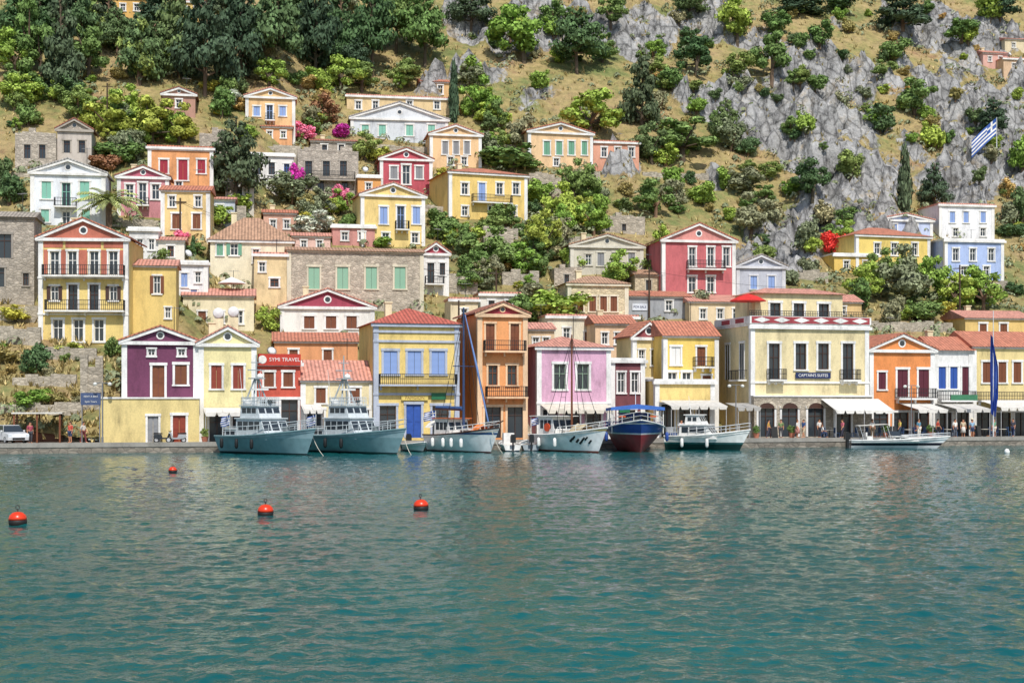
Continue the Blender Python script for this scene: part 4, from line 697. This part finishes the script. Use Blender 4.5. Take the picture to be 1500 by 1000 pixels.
# speedboat
Y=126.5; r=thing('speedboat',((1308-750)/F*Y,Y,0),-4,'white speedboat with black stripe and folded canopy near the cafe','speedboat'); top=hull(r,7.6,2.4,.68,bands('speed_hull',[(-1,'D8D8DA'),(.22,'26222E'),(.46,'F4F4F4')],.2),paint('E4E2DC'),1.2,2.2)
cabin(r,-.2,2.2,.85,.6,1.,1.2,.1,paint('W'),2,'cuddy',False); MB().add([(-.1,-.95,.95),(.9,-.5,.95),(.9,.5,.95),(-.1,.95,.95),(-.5,-.9,1.5),(.3,-.45,1.5),(.3,.45,1.5),(-.5,.9,1.5)],[(0,1,5,4),(1,2,6,5),(2,3,7,6)]).build('windscreen',glass(),r)
MB().add([(-3.2,-1.,1.95),(-.6,-1.,2.1),(-.6,1.,2.1),(-3.2,1.,1.95),(-3.2,-1.,2.0),(-.6,-1.,2.15),(-.6,1.,2.15),(-3.2,1.,2.0)],[(0,3,2,1),(4,5,6,7),(0,1,5,4),(2,3,7,6),(1,2,6,5),(3,0,4,7)]).build('canopy',paint('CFCBC0'),r); m=MB()
for x in(-3.1,-.7):
    for sg in(-1,1): m.tube((x+.4,sg*1.05,.65),(x,sg*.98,2.),.025)
m.build('canopy_frame',paint('C9CCCE',.3),r); MB().box(-2.4,-1.9,-.8,.8,.6,1.05).box(-2.5,-2.38,-.8,.8,1.05,1.4).build('seat',paint('W'),r)
def outboard(r,x,y):
    o=MB().box(x-.45,x,y-.2,y+.2,.75,1.3).box(x-.4,x-.1,y-.16,y+.16,1.303,1.42).build('outboard_motor',paint('1C1E22',.3),r); MB().box(x-.3,x-.12,y-.06,y+.06,-.4,.748).build('leg',paint('1C1E22',.3),o)
outboard(r,-3.8,.35); outboard(r,-3.8,-.35); boatrail(r,top,10,.35,paint('C9CCCE',.3))
# dinghies
def dinghy(px,Y,rz,L,label,c):
    r=thing('dinghy',((px-750)/F*Y,Y,0),rz,label,'dinghy'); hull(r,L,1.7,.55,bands('dinghy_'+c,[(-1,'2A3A44'),(.1,c)]),paint('B8B4A8'),.3,2.4); MB().box(-.3,.1,-.6,.6,.4,.5).box(-1.2,-.8,-.65,.65,.4,.5).build('thwart',paint('brown'),r); outboard(r,-L/2,0); return r
d=dinghy(745,118.8,100,3.8,'small white dinghy with black outboard beside the sailing boat','E6E6E4'); MB().box(-.2,.5,-.45,.45,.5,1.5).build('console',paint('W'),d)
dinghy(775,119.4,95,3.6,'small grey dinghy showing its outboard left of the fishing boat','9AA4AA')
dinghy(610,117.3,-70,4.2,'low white dinghy between patrol boat and sailing boat','ECECEA')
# buoys
for px,py,w,l in((26,768,26,'orange mooring buoy nearest the left edge'),(253,692,12,'small orange mooring buoy farthest out near the patrol boats'),(389,755,23,'orange mooring buoy left of centre in open water'),(617,747,22,'orange mooring buoy near the centre of the water')):
    Y=H*F/(py-HY); rr=w/2/F*Y; b=thing('mooring_buoy',((px-750)/F*Y,Y,0),R.uniform(0,90),l,'buoy','orange mooring buoys'); b.rotation_euler[0]=math.radians(R.uniform(-5,5))
    MB().lathe([(.2*rr,1.45*rr),(.55*rr,1.36*rr),(.88*rr,1.05*rr),(rr,.75*rr),(rr,.5*rr)],24).build('float',paint('E8401C',.3),b,True); MB().lathe([(.99*rr,.49*rr),(1.02*rr,.46*rr),(.98*rr,.1*rr),(.7*rr,-.5*rr),(.2*rr,-.7*rr)],24).build('base',paint('25201E',.6),b,True)
    m=MB().tube((0,0,1.4*rr),(0,0,1.75*rr),.07*rr); m.path([(.22*rr*math.cos(t*.524),0,1.95*rr+.22*rr*math.sin(t*.524)) for t in range(13)],.05*rr); m.build('ring',paint('3A3634',.5),b)
Y=H*F/(664-HY); tag(MB().lathe([(.02,.4),(.15,.33),(.22,.16),(.2,0),(.05,-.15)],14,((1475-750)/F*Y,Y,0)).build('marker_buoy',paint('W'),None,True),'tiny white marker buoy at the right edge of the water','buoy')
# ropes
for a,b,l in(((455,632,108.5),(476,664,107),'mooring rope dropping from the left patrol boat bow'),((590,634,110),(604,660,109),'mooring rope dropping from the right patrol boat bow'),((720,630,113),(738,661,112.5),'mooring rope off the sailing boat bow')):
    p=Vector(((a[0]-750)/F*a[2],a[2],pz(a[1],a[2]))); q2=Vector(((b[0]-750)/F*b[2],b[2],-.1)); pts=[p.lerp(q2,i/8)+Vector((0,0,-.25*math.sin(math.pi*i/8))) for i in range(9)]; tag(MB().path(pts,.025,5).build('mooring_rope',paint('CFC9B8')),l,'rope','mooring ropes')
# ---------------------------------------------------------------- quay furniture
def awning(px0,px1,pt,pb,d,out,label,c='DCD8D0',name='awning'):
    p=QP((px0+px1)/2,d); r=thing(name,p,YQ,label,'awning','cafe awnings'); s=p.y/F; w=(px1-px0)*s/1.03; zt=pz(pt,p.y)-.7; zf=pz(pb,p.y-out)-.7+.35; n=max(3,int(w/.9)); m=MB()
    for i in range(n):
        a=-w/2+w*i/n; b=-w/2+w*(i+1)/n; c2=(a+b)/2; m.add([(a,-.05,zt),(c2,-.05,zt),(c2,-out,zf-.06),(a,-out,zf),(b,-.05,zt),(b,-out,zf)],[(0,1,2,3),(1,4,5,2)])
    m.build('canopy',paint(c,.9),r); m=MB()
    for i in range(n): a=-w/2+w*i/n; m.add([(a,-out,zf),(a+w/n,-out,zf),(a+w/n*.85,-out-.02,zf-.33),(a+w/n*.15,-out-.02,zf-.33)],[(0,1,2,3)])
    m.build('valance',paint(c,.9),r); m=MB()
    for i in range(3): x=-w/2+.1+(w-.2)*i/2; m.tube((x,-out+.1,0),(x,-out+.1,zf),.035); m.tube((x,-out,zf),(x,0,zt-.02),.02)
    m.build('frame',paint('B8B8B8'),r); return r
awning(1197,1292,584,606,7.5,3.,'wide white awning sloping out from the hotel ground floor','E4E1DA')
awning(1312,1362,590,605,9,3.8,'white awning before the bright orange house')
awning(1366,1424,590,604,9.4,3.8,'white awning before the small white house','CFCBC4')
awning(1428,1510,586,602,9.4,3.8,'long white awning before the cream corner house')
awning(962,1052,586,600,9.8,3,'pale awning before the low yellow shop','D2CEC6')
awning(1060,1098,590,602,9,3,'short grey awning left of the hotel','A9A6A0')
awning(788,893,592,606,7.4,2.2,'cream awning along the lilac pink house','D4CCBC')
awning(298,352,597,610,6.2,1.8,'small white awning on the narrow pale yellow house')
awning(440,470,592,606,7.9,2,'white awning behind the left patrol boat')
def person(px,off,z,rz,shirt,pants,hair,label,pose='stand',shorts=False,skirt=None,hat=None):
    p=QP(px,off,z); r=thing('person',p,rz,label,'person','people on the quay'); V=[];E=[];RD=[]
    def v(x,y,zz,rd,par=None):
        V.append((x,y,zz)); RD.append(rd)
        if par is not None: E.append((par,len(V)-1))
        return len(V)-1
    sit=pose=='sit'; dz=-.45 if sit else 0; pel=v(0,0,.95+dz,.14); sp=v(0,0,1.15+dz,.125,pel); ch=v(0,.01,1.36+dz,.135,sp); nk=v(0,0,1.49+dz,.055,ch); h0=v(0,-.02,1.57+dz,.085,nk); h1=v(0,-.01,1.66+dz,.092,h0); v(0,.0,1.72+dz,.07,h1); v(0,-.125,1.6+dz,.018,h0); v(.1,.0,1.61+dz,.018,h0); v(-.1,.0,1.61+dz,.018,h0)
    up=[];lo=[]
    for i,sg in enumerate((-1,1)):
        sw=(.18 if pose=='walk' else 0)*sg; s=v(sg*.18,.01,1.41+dz,.062,ch)
        if sit: e=v(sg*.24,-.06,1.14+dz,.045,s); w=v(sg*.17,-.28,1.05+dz,.032,e); hd=(sg*.15,-.36,1.05+dz); fd=Vector((0,-1,-.1))
        elif pose=='phone' and sg>0: e=v(.25,-.04,1.14,.045,s); w=v(.14,-.22,1.32,.032,e); hd=(.12,-.24,1.4); fd=Vector((-.1,-.1,1))
        else: e=v(sg*.235,.02-sw*.5,1.13,.045,s); w=v(sg*.245,-.05-sw,.9,.032,e); hd=(sg*.245,-.065-sw*1.1,.83); fd=Vector((0,-.2,-1))
        pm=v(*hd,.03,w); fd.normalize(); sd=fd.cross(Vector((1,0,0))).normalized()
        for k in range(4):
            o=(k-1.5)*.02; f=v(hd[0]+sd.x*o+fd.x*.045,hd[1]+sd.y*o+fd.y*.045,hd[2]+sd.z*o+fd.z*.045,.009,pm); L=(.03,.038,.035,.025)[k]; v(V[f][0]+fd.x*L-sg*.012,V[f][1]+fd.y*L,V[f][2]+fd.z*L,.008,f)
        v(hd[0]-sg*.02,hd[1]+sd.y*.04+fd.y*.02,hd[2]+sd.z*.04+fd.z*.02,.01,pm); up.append((s,e))
        hp=v(sg*.1,0,.9+dz,.1,pel)
        if sit: kn=v(sg*.13,-.43,.5,.07,hp); an=v(sg*.13,-.42,.09,.045,kn); v(sg*.13,-.6,.04,.038,an)
        else: kn=v(sg*.105,-.03-sw*.6,.5,.065,hp); an=v(sg*.105,.02-sw*1.2,.09,.043,kn); v(sg*.11,-.16-sw*1.2,.04,.036,an)
        lo.append((hp,kn,an))
    def skin(name,idx,gr,mat):
        mp={i:k for k,i in enumerate(idx)}; me=bpy.data.meshes.new(name); me.from_pydata([V[i] for i in idx],[(mp[a],mp[b]) for a,b in E if a in mp and b in mp],[]); me.materials.append(mat); o=bpy.data.objects.new(name,me); COL.objects.link(o); o.parent=r
        o.modifiers.new('skin','SKIN')
        for i in idx: d=me.skin_vertices[0].data[mp[i]]; d.radius=(RD[i]+gr,RD[i]+gr); d.use_root=(i==pel)
        o.modifiers.new('sub','SUBSURF').levels=1
        return o
    skin('body',list(range(len(V))),0,paint('C98F6E',.6)); skin('shirt',[pel,sp,ch]+[x for u in up for x in u],.022,paint(shirt,.9))
    if skirt: MB().lathe([(.15,1.0),(.19,.9),(.26,.45),(.24,.45)],12).build('skirt',paint(skirt,.9),r,True)
    else: skin('trousers',[pel]+[x for l in lo for x in (l[:2] if shorts else l)],.024,paint(pants,.9))
    MB().lathe([(.02,.115),(.07,.1),(.108,.05),(.112,-.01),(.09,-.06)],12,(0,.02,1.67+dz)).build('hair',paint(hair,.9),r,True)
    if hat: MB().lathe([(.2,.0),(.19,.02),(.11,.03),(.1,.12),(.02,.14)],14,(0,0,1.73+dz)).build('hat',paint(hat,.9),r,True)
person(1399,4,.7,20,'E8E4DC','5A5F6A','3A2A20','person in pale shirt and grey trousers standing, leftmost of three',)
person(1411,4.2,.7,-10,'C9B79A','E8E4DC','2A2018','person in beige top and white skirt standing in the middle of three',skirt='E8E4DC')
person(1424,4,.7,5,'8FB0C8','3A4A6A','4A3A2A','person in light blue shirt and shorts, rightmost of three',shorts=True,hat='E0D6BC')
person(1374,5,.7,60,'B8483A','2A2A30','2A2018','person in red shirt walking past the white awning','walk')
person(1177,5.2,.7,-60,'3A5A8A','C8B89A','5A4A3A','person in blue shirt walking before the hotel','walk',shorts=True)
person(1200,6,.7,30,'D9D4CC','3A3A40','3A2A20','person in white shirt holding a phone before the hotel','phone')
person(1144,6,.7,-20,'7A8A5A','4A4A50','2A2018','person in olive shirt standing by the hotel doorway')
person(1168,4.6,.7,70,'E6E2D8','B87A6A','6A4A30','person in white top and pink skirt before the hotel',skirt='C88A80')
person(1484,5,.7,-40,'4A4A55','2E3A5A','2A2018','person in dark clothes walking at the right edge','walk')
person(1318,5.2,.7,-80,'D8C060','3A4A5A','2A2018','person in yellow shirt walking behind the speedboat','walk')
person(1346,4.6,.7,30,'5A8AA0','E0DCD0','5A4030','person in teal shirt and pale trousers left of the white awning post')
person(1234,4.8,.7,-70,'C86A7A','3A3A48','3A2818','person in pink shirt walking below the wide hotel awning','walk')
person(1278,5.4,.7,10,'E2E0DA','6A5A4A','2A2018','person in white shirt standing between hotel and orange house')
person(1456,4.4,.7,25,'6A9A7A','D8D0C0','5A4030','person in green shirt standing near the blue flag',shorts=True)
person(1126,4.8,.7,80,'D0A050','4A4A58','2A2018','person in mustard shirt walking past the left hotel arch','walk')
person(998,5,.7,15,'C8C8CC','3A3A44','2A2018','person in grey shirt standing behind the motor cruiser')
person(44,5,.7,40,'A04858','4A4A50','2A2018','person in dusty red shirt standing beside the white car')
person(103,5.5,.7,-30,'D05A4A','3A4A6A','3A2A20','person in coral shirt at the foot of the stone steps',shorts=True)
person(122,5.2,.7,70,'D8D0C4','7A3A3A','2A2018','person in pale top walking beside the stone steps','walk')
# cafe tables with seated people
def chair(p,rz,label):
    r=thing('cafe_chair',p,rz,label,'chair','cafe chairs under the awnings'); wd=paint('3E5C86'); MB().box(-.22,.22,-.22,.22,.43,.47).build('seat',wd,r); MB().box(-.22,.22,.19,.23,.473,.95).build('backrest',wd,r)
    for sx in(-.19,.19):
        for sy in(-.19,.19): MB().box(sx-.02,sx+.02,sy-.02,sy+.02,0,.429).build('leg',wd,r)
def table(p,label):
    r=thing('cafe_table',p,0,label,'table','cafe tables under the awnings'); MB().lathe([(.42,.71),(.42,.75)],16).build('tabletop',paint('E4DED0'),r); MB().lathe([(.25,0),(.25,.03),(.04,.06),(.04,.708)],10).build('pedestal',iron(),r)
for i,(px,l) in enumerate(((1215,'under the hotel awning, left'),(1262,'under the hotel awning, right'),(1296,'left of the orange house awning'),(1330,'before the bright orange house'),(1362,'near the person in red'),(1388,'behind the three standing people'),(1442,'under the long awning, left'),(1468,'under the long awning, right'))):
    p=QP(px,6.3); table(p,'small round cafe table '+l); v=Vector((.75,.2,0)); chair(p-v,-75,'blue cafe chair left of the table '+l); chair(p+v,105,'blue cafe chair right of the table '+l)
person(1215-11,6.2,.7,105,'E0E0E0','3A4A6A','2A2018','person in white sitting at a cafe table under the hotel awning','sit')
person(1442+12,6.5,.7,-75,'C87A4A','4A4A50','4A3A2A','person in orange sitting under the long white awning','sit')
person(1330+12,6.5,.7,-75,'7A6AA0','3A3A40','2A2018','person in violet sitting before the bright orange house','sit')
# planters along the cafes
for px,l in((1108,'at the left corner of the hotel'),(1160,'between the hotel doorways'),(1298,'left of the bright orange house'),(1364,'between two white awnings'),(1426,'at the cream corner house'),(300,'below the narrow pale yellow house')):
    p=QP(px,5.6 if px>400 else 4.5); r=thing('plant_pot',p,R.uniform(0,90),'terracotta pot with a green plant '+l,'plant pot','terracotta plant pots on the quay'); MB().lathe([(.2,0),(.3,.45),(.33,.5),(.28,.5),(.26,.42)],14).build('pot',plaster(TR),r)
    o=bpy.data.objects.new('foliage',PROTO['bush',0][0]); COL.objects.link(o); o.parent=r; o.scale=(.9,.9,.9); o.location=(0,0,.35)
# menu boards
for px,l in((1134,'before the hotel arches'),(1308,'before the bright orange house'),(1432,'before the cream corner house')):
    p=QP(px,4.6); r=thing('menu_board',p,R.uniform(0,30),'dark standing menu board '+l,'menu board','menu boards on the quay'); MB().add([(-.32,-.2,0),(.32,-.2,0),(.32,0,1.1),(-.32,0,1.1),(-.32,-.16,0),(.32,-.16,0),(.32,.03,1.1),(-.32,.03,1.1)],[(0,1,2,3),(5,4,7,6),(0,4,5,1),(3,2,6,7),(1,5,6,2),(0,3,7,4)]).build('board',paint('2A2A2A',.8),r)
    m=MB()
    for x in(-.28,.28): m.tube((x,.25,0),(x,.035,1.05),.02)
    m.build('stand',paint('brown'),r)
# vehicles
def wheel(r,x,y,rad,w=.18):
    o=MB().lathe([(rad*.62,-w/2),(rad*.95,-w/2),(rad,-w*.3),(rad,w*.3),(rad*.95,w/2),(rad*.62,w/2)],18,(x,y,rad),'y').build('wheel',paint('1A1A1B',.8),r,True); MB().lathe([(rad*.3,-w/2-.012),(rad*.63,-w/2-.008),(rad*.63,w/2+.008),(rad*.3,w/2+.012)],14,(x,y,rad),'y').build('rim',paint('B8BABC',.3),o)
def car(p,rz,label):
    r=thing('parked_car',p,rz,label,'car'); wh=paint('E6E7E8',.2)
    m=MB(); pr=[(-1.95,.3),(1.95,.3),(2.0,.55),(1.9,.82),(1.0,.95),(-1.9,1.0),(-2.0,.7)]; m.prism(pr,-.82,.82); m.prism([(a*.98,b*.98+.012) for a,b in pr],-.86,-.823); m.prism([(a*.98,b*.98+.012) for a,b in pr],.823,.86); m.build('body',wh,r)
    m=MB(); q=[(-1.85,.99,.8),(1.05,.94,.8),(.35,1.46,.64),(-1.6,1.46,.64)]; m.add([(x,-h,z) for x,z,h in q]+[(x,h,z) for x,z,h in q],[(0,1,2,3),(7,6,5,4),(1,5,6,2),(0,3,7,4)]).build('glasshouse',glass(),r); MB().box(-1.62,.38,-.66,.66,1.462,1.5).build('roof',wh,r)
    for sg in(-1,1):
        m=MB()
        for a,b in((-1.72,-1.6),(-.55,-.5),(.8,.4)): m.add([(a-.04,sg*.805,.97),(a+.06,sg*.805,.97),(b+.06,sg*.65,1.46),(b-.04,sg*.65,1.46)],[(0,1,2,3)])
        m.build('pillar',wh,r)
        for x in(-1.25,1.25): wheel(r,x,sg*.77,.31)
        MB().box(1.9,1.985,sg*.72-.14,sg*.72+.14,.6,.76).build('headlight',paint('DCE4EA',.1),r); MB().box(.62,.75,min(sg*.86,sg*1.0),max(sg*.86,sg*1.0),.98,1.1).build('mirror',wh,r)
    MB().box(1.93,2.02,-.5,.5,.36,.5).build('grille',paint('1A1A1B'),r)
car(QP(14,5.5),-50,'white hatchback car parked on the quay at the left edge')
def scooter(p,rz,label,c):
    r=thing('parked_scooter',p,rz,label,'scooter','scooters parked on the quay'); wheel(r,-.6,0,.24,.1); wheel(r,.62,0,.24,.1); bm=paint(c,.3)
    MB().prism([(-.85,.45),(-.35,.3),(.25,.3),(.4,.35),(.52,.85),(.42,.88),(.25,.42),(-.1,.42),(-.2,.7),(-.8,.68)],-.14,.14).build('body',bm,r); MB().prism([(-.85,.7),(-.1,.72),(-.12,.8),(-.8,.84)],-.13,.13).build('seat',paint('1C1C1E',.7),r); MB().tube((.62,0,.24),(.42,0,.98),.035).tube((.4,-.32,1.),(.4,.32,1.),.02).build('handlebar',iron(),r); MB().lathe([(.08,-.04),(.09,.04)],10,(.53,0,.82)).build('headlight',paint('DCE4EA',.1),r)
scooter(QP(240,4.6),15,'dark parked scooter below the purple house, left of two','2A3038'); scooter(QP(258,4.3),200,'silver parked scooter below the purple house, right of two','A8ACB0')
# pergola, steps, signs, lamps, poles, flags
p=QP(56,8); r=thing('pergola',p,YQ,'open wooden pergola with flat pale roof at the quay left','pergola'); s=p.y/F
for x in(-1.8,0,1.8):
    for y in(-1.4,1.4): MB().box(x-.07,x+.07,y-.07,y+.07,0,2.4).build('post',paint('brown'),r)
MB().box(-2.,2.,-1.6,1.6,2.403,2.52).build('roof',paint('D8D4CA'),r); MB().box(-1.9,1.9,1.3,1.45,.0,1.0).build('counter',paint('brown'),r)
p=QP(106,9.5); r=MB()
for k in range(13): r.box(-.9,.9,k*.3,k*.3+.3 if k<12 else k*.3+1.5,-.2,.18*(k+1))
for sx in(-1.15,.92): r.prism([(sx,-.2),(sx+.23,-.2),(sx+.23,1.),(sx,1.)],-.1,4.2)
o=r.build('stone_steps',stone('B0A694',2.)); o.location=p; o.rotation_euler=(0,0,math.radians(YQ)); tag(o,'narrow stone steps climbing left of the purple house','steps')
p=QP(780,8.5); r=MB()
for k in range(16): r.box(-.75,.75,k*.3,k*.3+.3,-.2,.19*(k+1))
o=r.build('stone_steps',stone('B0A694',2.)); o.location=p; o.rotation_euler=(0,0,math.radians(YQ)); tag(o,'stone steps between the tall orange and lilac houses','steps')
p=QP(133,5); s=p.y/F; r=thing('street_sign',p,YQ,'small blue rental sign board on posts beside the purple house','sign'); b=MB().box(-.8,.8,-.05,.0,pz(593,p.y)-.7,pz(575,p.y)-.7).build('board',paint('46567A'),r); text(b,'RENT A BIKE',1.1,0,-.065,pz(580.5,p.y)-.7,paint('W')); text(b,'Symi Tours',.95,0,-.065,pz(588,p.y)-.7,paint('W'))
for x in(-.7,.7): MB().tube((x,.05,0),(x,.05,pz(576,p.y)-.7),.04).build('post',paint('8A8C90'),r)
p=QP(915,6); r=thing('street_sign',p,YQ,'small green sign on a post before the maroon house','sign'); MB().box(-.5,.5,-.04,0,2.3,3.).build('board',paint('1F6B45'),r); MB().tube((0,.05,0),(0,.05,3.),.04).build('post',paint('8A8C90'),r)
p=QP(1410,9); s=p.y/F; r=thing('shop_sign',p+Vector((0,-.4,0)),YQ,'green fascia sign above the cafe awnings','sign'); MB().box(-1.5,1.5,-.1,0,pz(586,p.y)-.7,pz(578,p.y)-.7).build('board',paint('3E7A58'),r)
for px,off,l in((150,4.2,'grey street lamp left of the purple house'),(1078,3.5,'grey street lamp between cruiser and hotel'),(1335,3.2,'grey street lamp behind the speedboat')):
    p=QP(px,off); r=thing('street_lamp',p,0,l,'street lamp','street lamps on the quay'); MB().lathe([(.1,0),(.1,.5),(.055,.55),(.045,4.9)],10).build('pole',paint('7A7E82'),r); MB().tube((-.6,0,4.95),(.6,0,4.95),.03).build('arm',paint('7A7E82'),r)
    for sx in(-.6,.6): MB().lathe([(.05,.1),(.18,.0),(.16,-.12),(.05,-.2)],10,(sx,0,4.9)).build('lantern',paint('E4E4DC'),r)
PT=[]
for px,pt,pb,l in((264,290,352,'wooden utility pole before the small yellow house'),(727,395,445,'wooden utility pole above the town centre'),(951,392,470,'wooden utility pole at the grey house for sale'),(1406,388,470,'wooden utility pole below the sky blue house'),(157,122,200,'wooden utility pole under the top left pines'),(672,440,520,'wooden utility pole behind the yellow house with blue shutters')):
    p=ray(px,pb,False); hh=(pb-pt)/F*p.y; r=thing('utility_pole',p,12,l,'utility pole','utility poles on the hillside'); MB().tube((0,0,-1),(0,0,hh),.13,.09,8).build('post',paint('4A3A2C',.9),r); MB().box(-.7,.7,-.05,.05,hh-.5,hh-.4).build('crossarm',paint('4A3A2C',.9),r); PT.append(p+Vector((0,0,hh-.35)))
for i,j,l in((0,1,'black power cable from the yellow house pole to the town centre pole'),(1,2,'black power cable from the town centre pole to the sale house pole'),(2,3,'black power cable sagging across the right slope')):
    a,b=PT[i],PT[j]; tag(MB().path([a.lerp(b,k/16)-Vector((0,0,2.2*math.sin(math.pi*k/16))) for k in range(17)],.02,4).build('power_cable',iron()),l,'cable','power cables')
p=QP(1455,1.2); hh=pz(455,p.y)-.7; r=thing('flagpole',p,0,'tall white flagpole with drooping blue flag at the quay right','flagpole'); MB().tube((0,0,0),(0,0,hh),.07,.04,8).build('pole',paint('D8D8D8'),r); m=MB()
zt=hh-2.2; zl=pz(605,p.y)-.7
for k in range(14):
    for q in range(8):
        P=lambda i,j:(-.28+.085*j*(.3+.7*min(1,i/5))*(1-.35*max(0,(i-10)/4)),-.08+.13*math.sin(j*1.9+i*.25),zt-(zt-zl)*i/14-.05*j)
        m.add([P(k,q),P(k+1,q),P(k+1,q+1),P(k,q+1)],[(0,1,2,3)],1 if q in(3,6) and k<9 else 0)
m.build('flag',[paint('22459C',.8),paint('4C6DB8',.8)],r,True)
p=ray(1460,250,False); s=p.y/F; r=thing('flagpole',p,0,'hillside flagpole flying a large striped blue and white flag','flagpole'); MB().tube((0,0,-.5),(0,0,78*s),.1,.06,8).build('pole',paint('D8D8D8'),r); o=greekflag(r,36*s,25*s,(-.1,0,52*s),'flag',180,0)
for v in o.data.vertices: v.co.z-=v.co.x*.75
# terrace and roof things
p=HOT.root.matrix_basis@Vector((HOT.U(1106),1.6,HOT.ze+.2)); r=thing('parasol',p,0,'open red parasol on the hotel roof terrace','parasol'); hh=pz(430,p.y)-p.z; MB().lathe([(1.75,hh-.75),(1.72,hh-.65),(.9,hh-.25),(.04,hh)],8).build('canopy',paint('D8302A',.8),r); MB().tube((0,0,0),(0,0,hh),.035).build('pole',paint('brown'),r)
p=ray(338,470,False); r=thing('parasol',p+Vector((0,.5,0)),0,'white parasol on the roof left of the long stone building','parasol'); hh=pz(405,p.y)-p.z; MB().lathe([(1.5,hh-.7),(1.45,hh-.62),(.04,hh)],8).build('canopy',paint('W',.8),r); MB().tube((0,0,0),(0,0,hh),.04).build('pole',paint('brown'),r)
for px,py,l in((320,466,'white rooftop water tank, left of two above the yellow gabled roof'),(342,464,'white rooftop water tank, right of two above the yellow gabled roof')):
    p=QP(px,17,0); zz=pz(py+9,p.y); r=thing('water_tank',(p.x,p.y,zz),10,l,'water tank','rooftop water tanks'); MB().lathe([(.4,-.6),(.5,-.5),(.5,.5),(.4,.6)],14,(0,0,1.),'y').build('tank',paint('E4E4E4'),r,True); MB().box(-.45,.45,-.5,.5,-3.,.5).build('stand',plaster('cream'),r)
# ---------------------------------------------------------------- light, camera
el=math.radians(51); az=math.radians(14); sv=Vector((math.sin(az)*math.cos(el),-math.cos(az)*math.cos(el),math.sin(el)))
L=bpy.data.lights.new('sun','SUN'); L.energy=3.9; L.angle=math.radians(.5); L.color=(1,.96,.89); lo=bpy.data.objects.new('sun',L); COL.objects.link(lo); lo.rotation_euler=sv.to_track_quat('Z','Y').to_euler(); lo.location=(60,-60,120)
W=bpy.data.worlds.new('World'); S.world=W; W.use_nodes=True; nt=W.node_tree; bg=nt.nodes['Background']; sk=nt.nodes.new('ShaderNodeTexSky'); sk.sky_type='NISHITA'; sk.sun_disc=False; sk.sun_elevation=el; sk.sun_rotation=math.atan2(sv.x,sv.y); nt.links.new(sk.outputs[0],bg.inputs[0]); bg.inputs[1].default_value=.135
c=bpy.data.cameras.new('camera'); c.lens=50; c.sensor_width=36; c.shift_y=.06; c.clip_end=3000; c.clip_start=.5; co=bpy.data.objects.new('camera',c); COL.objects.link(co); co.location=(0,0,H); co.rotation_euler=(math.pi/2,0,0); S.camera=co
# ---------------------------------------------------------------- leave out plants, walls and aerials that stand wholly hidden behind others
bpy.context.view_layer.update(); dg=bpy.context.evaluated_depsgraph_get(); rr=random.Random(9); kill=set()
for e in CULL:
    ms=[o for o in ([e]+list(e.children)) if o.type=='MESH']; seen=False
    for _ in range(46):
        o=ms[0] if rr.random()<.8 else rr.choice(ms); v=o.matrix_world@rr.choice(o.data.vertices).co
        X=750+v.x/v.y*F; Yp=HY-(v.z-H)/v.y*F
        if not(0<X<1500 and 0<Yp<1000): continue
        d=v-co.location; ok,_l,_n,_i,ho,_m=S.ray_cast(dg,co.location,d.normalized(),distance=d.length+1.)
        if ok:
            q=ho.original if hasattr(ho,'original') else ho
            if q==e or q.parent==e: seen=True; break
    if not seen: kill.add(e)
VD={}
for lab,px,e in VL:
    if e not in kill: VD.setdefault(lab,[]).append((px,e))
OR=['leftmost','second from left','third from left','fourth from left','fifth from left','sixth from left','seventh from left','eighth from left','ninth from left','tenth from left']+['%dth from left'%i for i in range(11,40)]
for lab,l in VD.items():
    if len(l)>1:
        l.sort(key=lambda a:a[0])
        for i,(_,e) in enumerate(l): e['label']=lab+', '+OR[i]
print('left out',len(kill),'of',len(CULL))
for e in kill:
    for o in list(e.children): bpy.data.objects.remove(o)
    bpy.data.objects.remove(e)
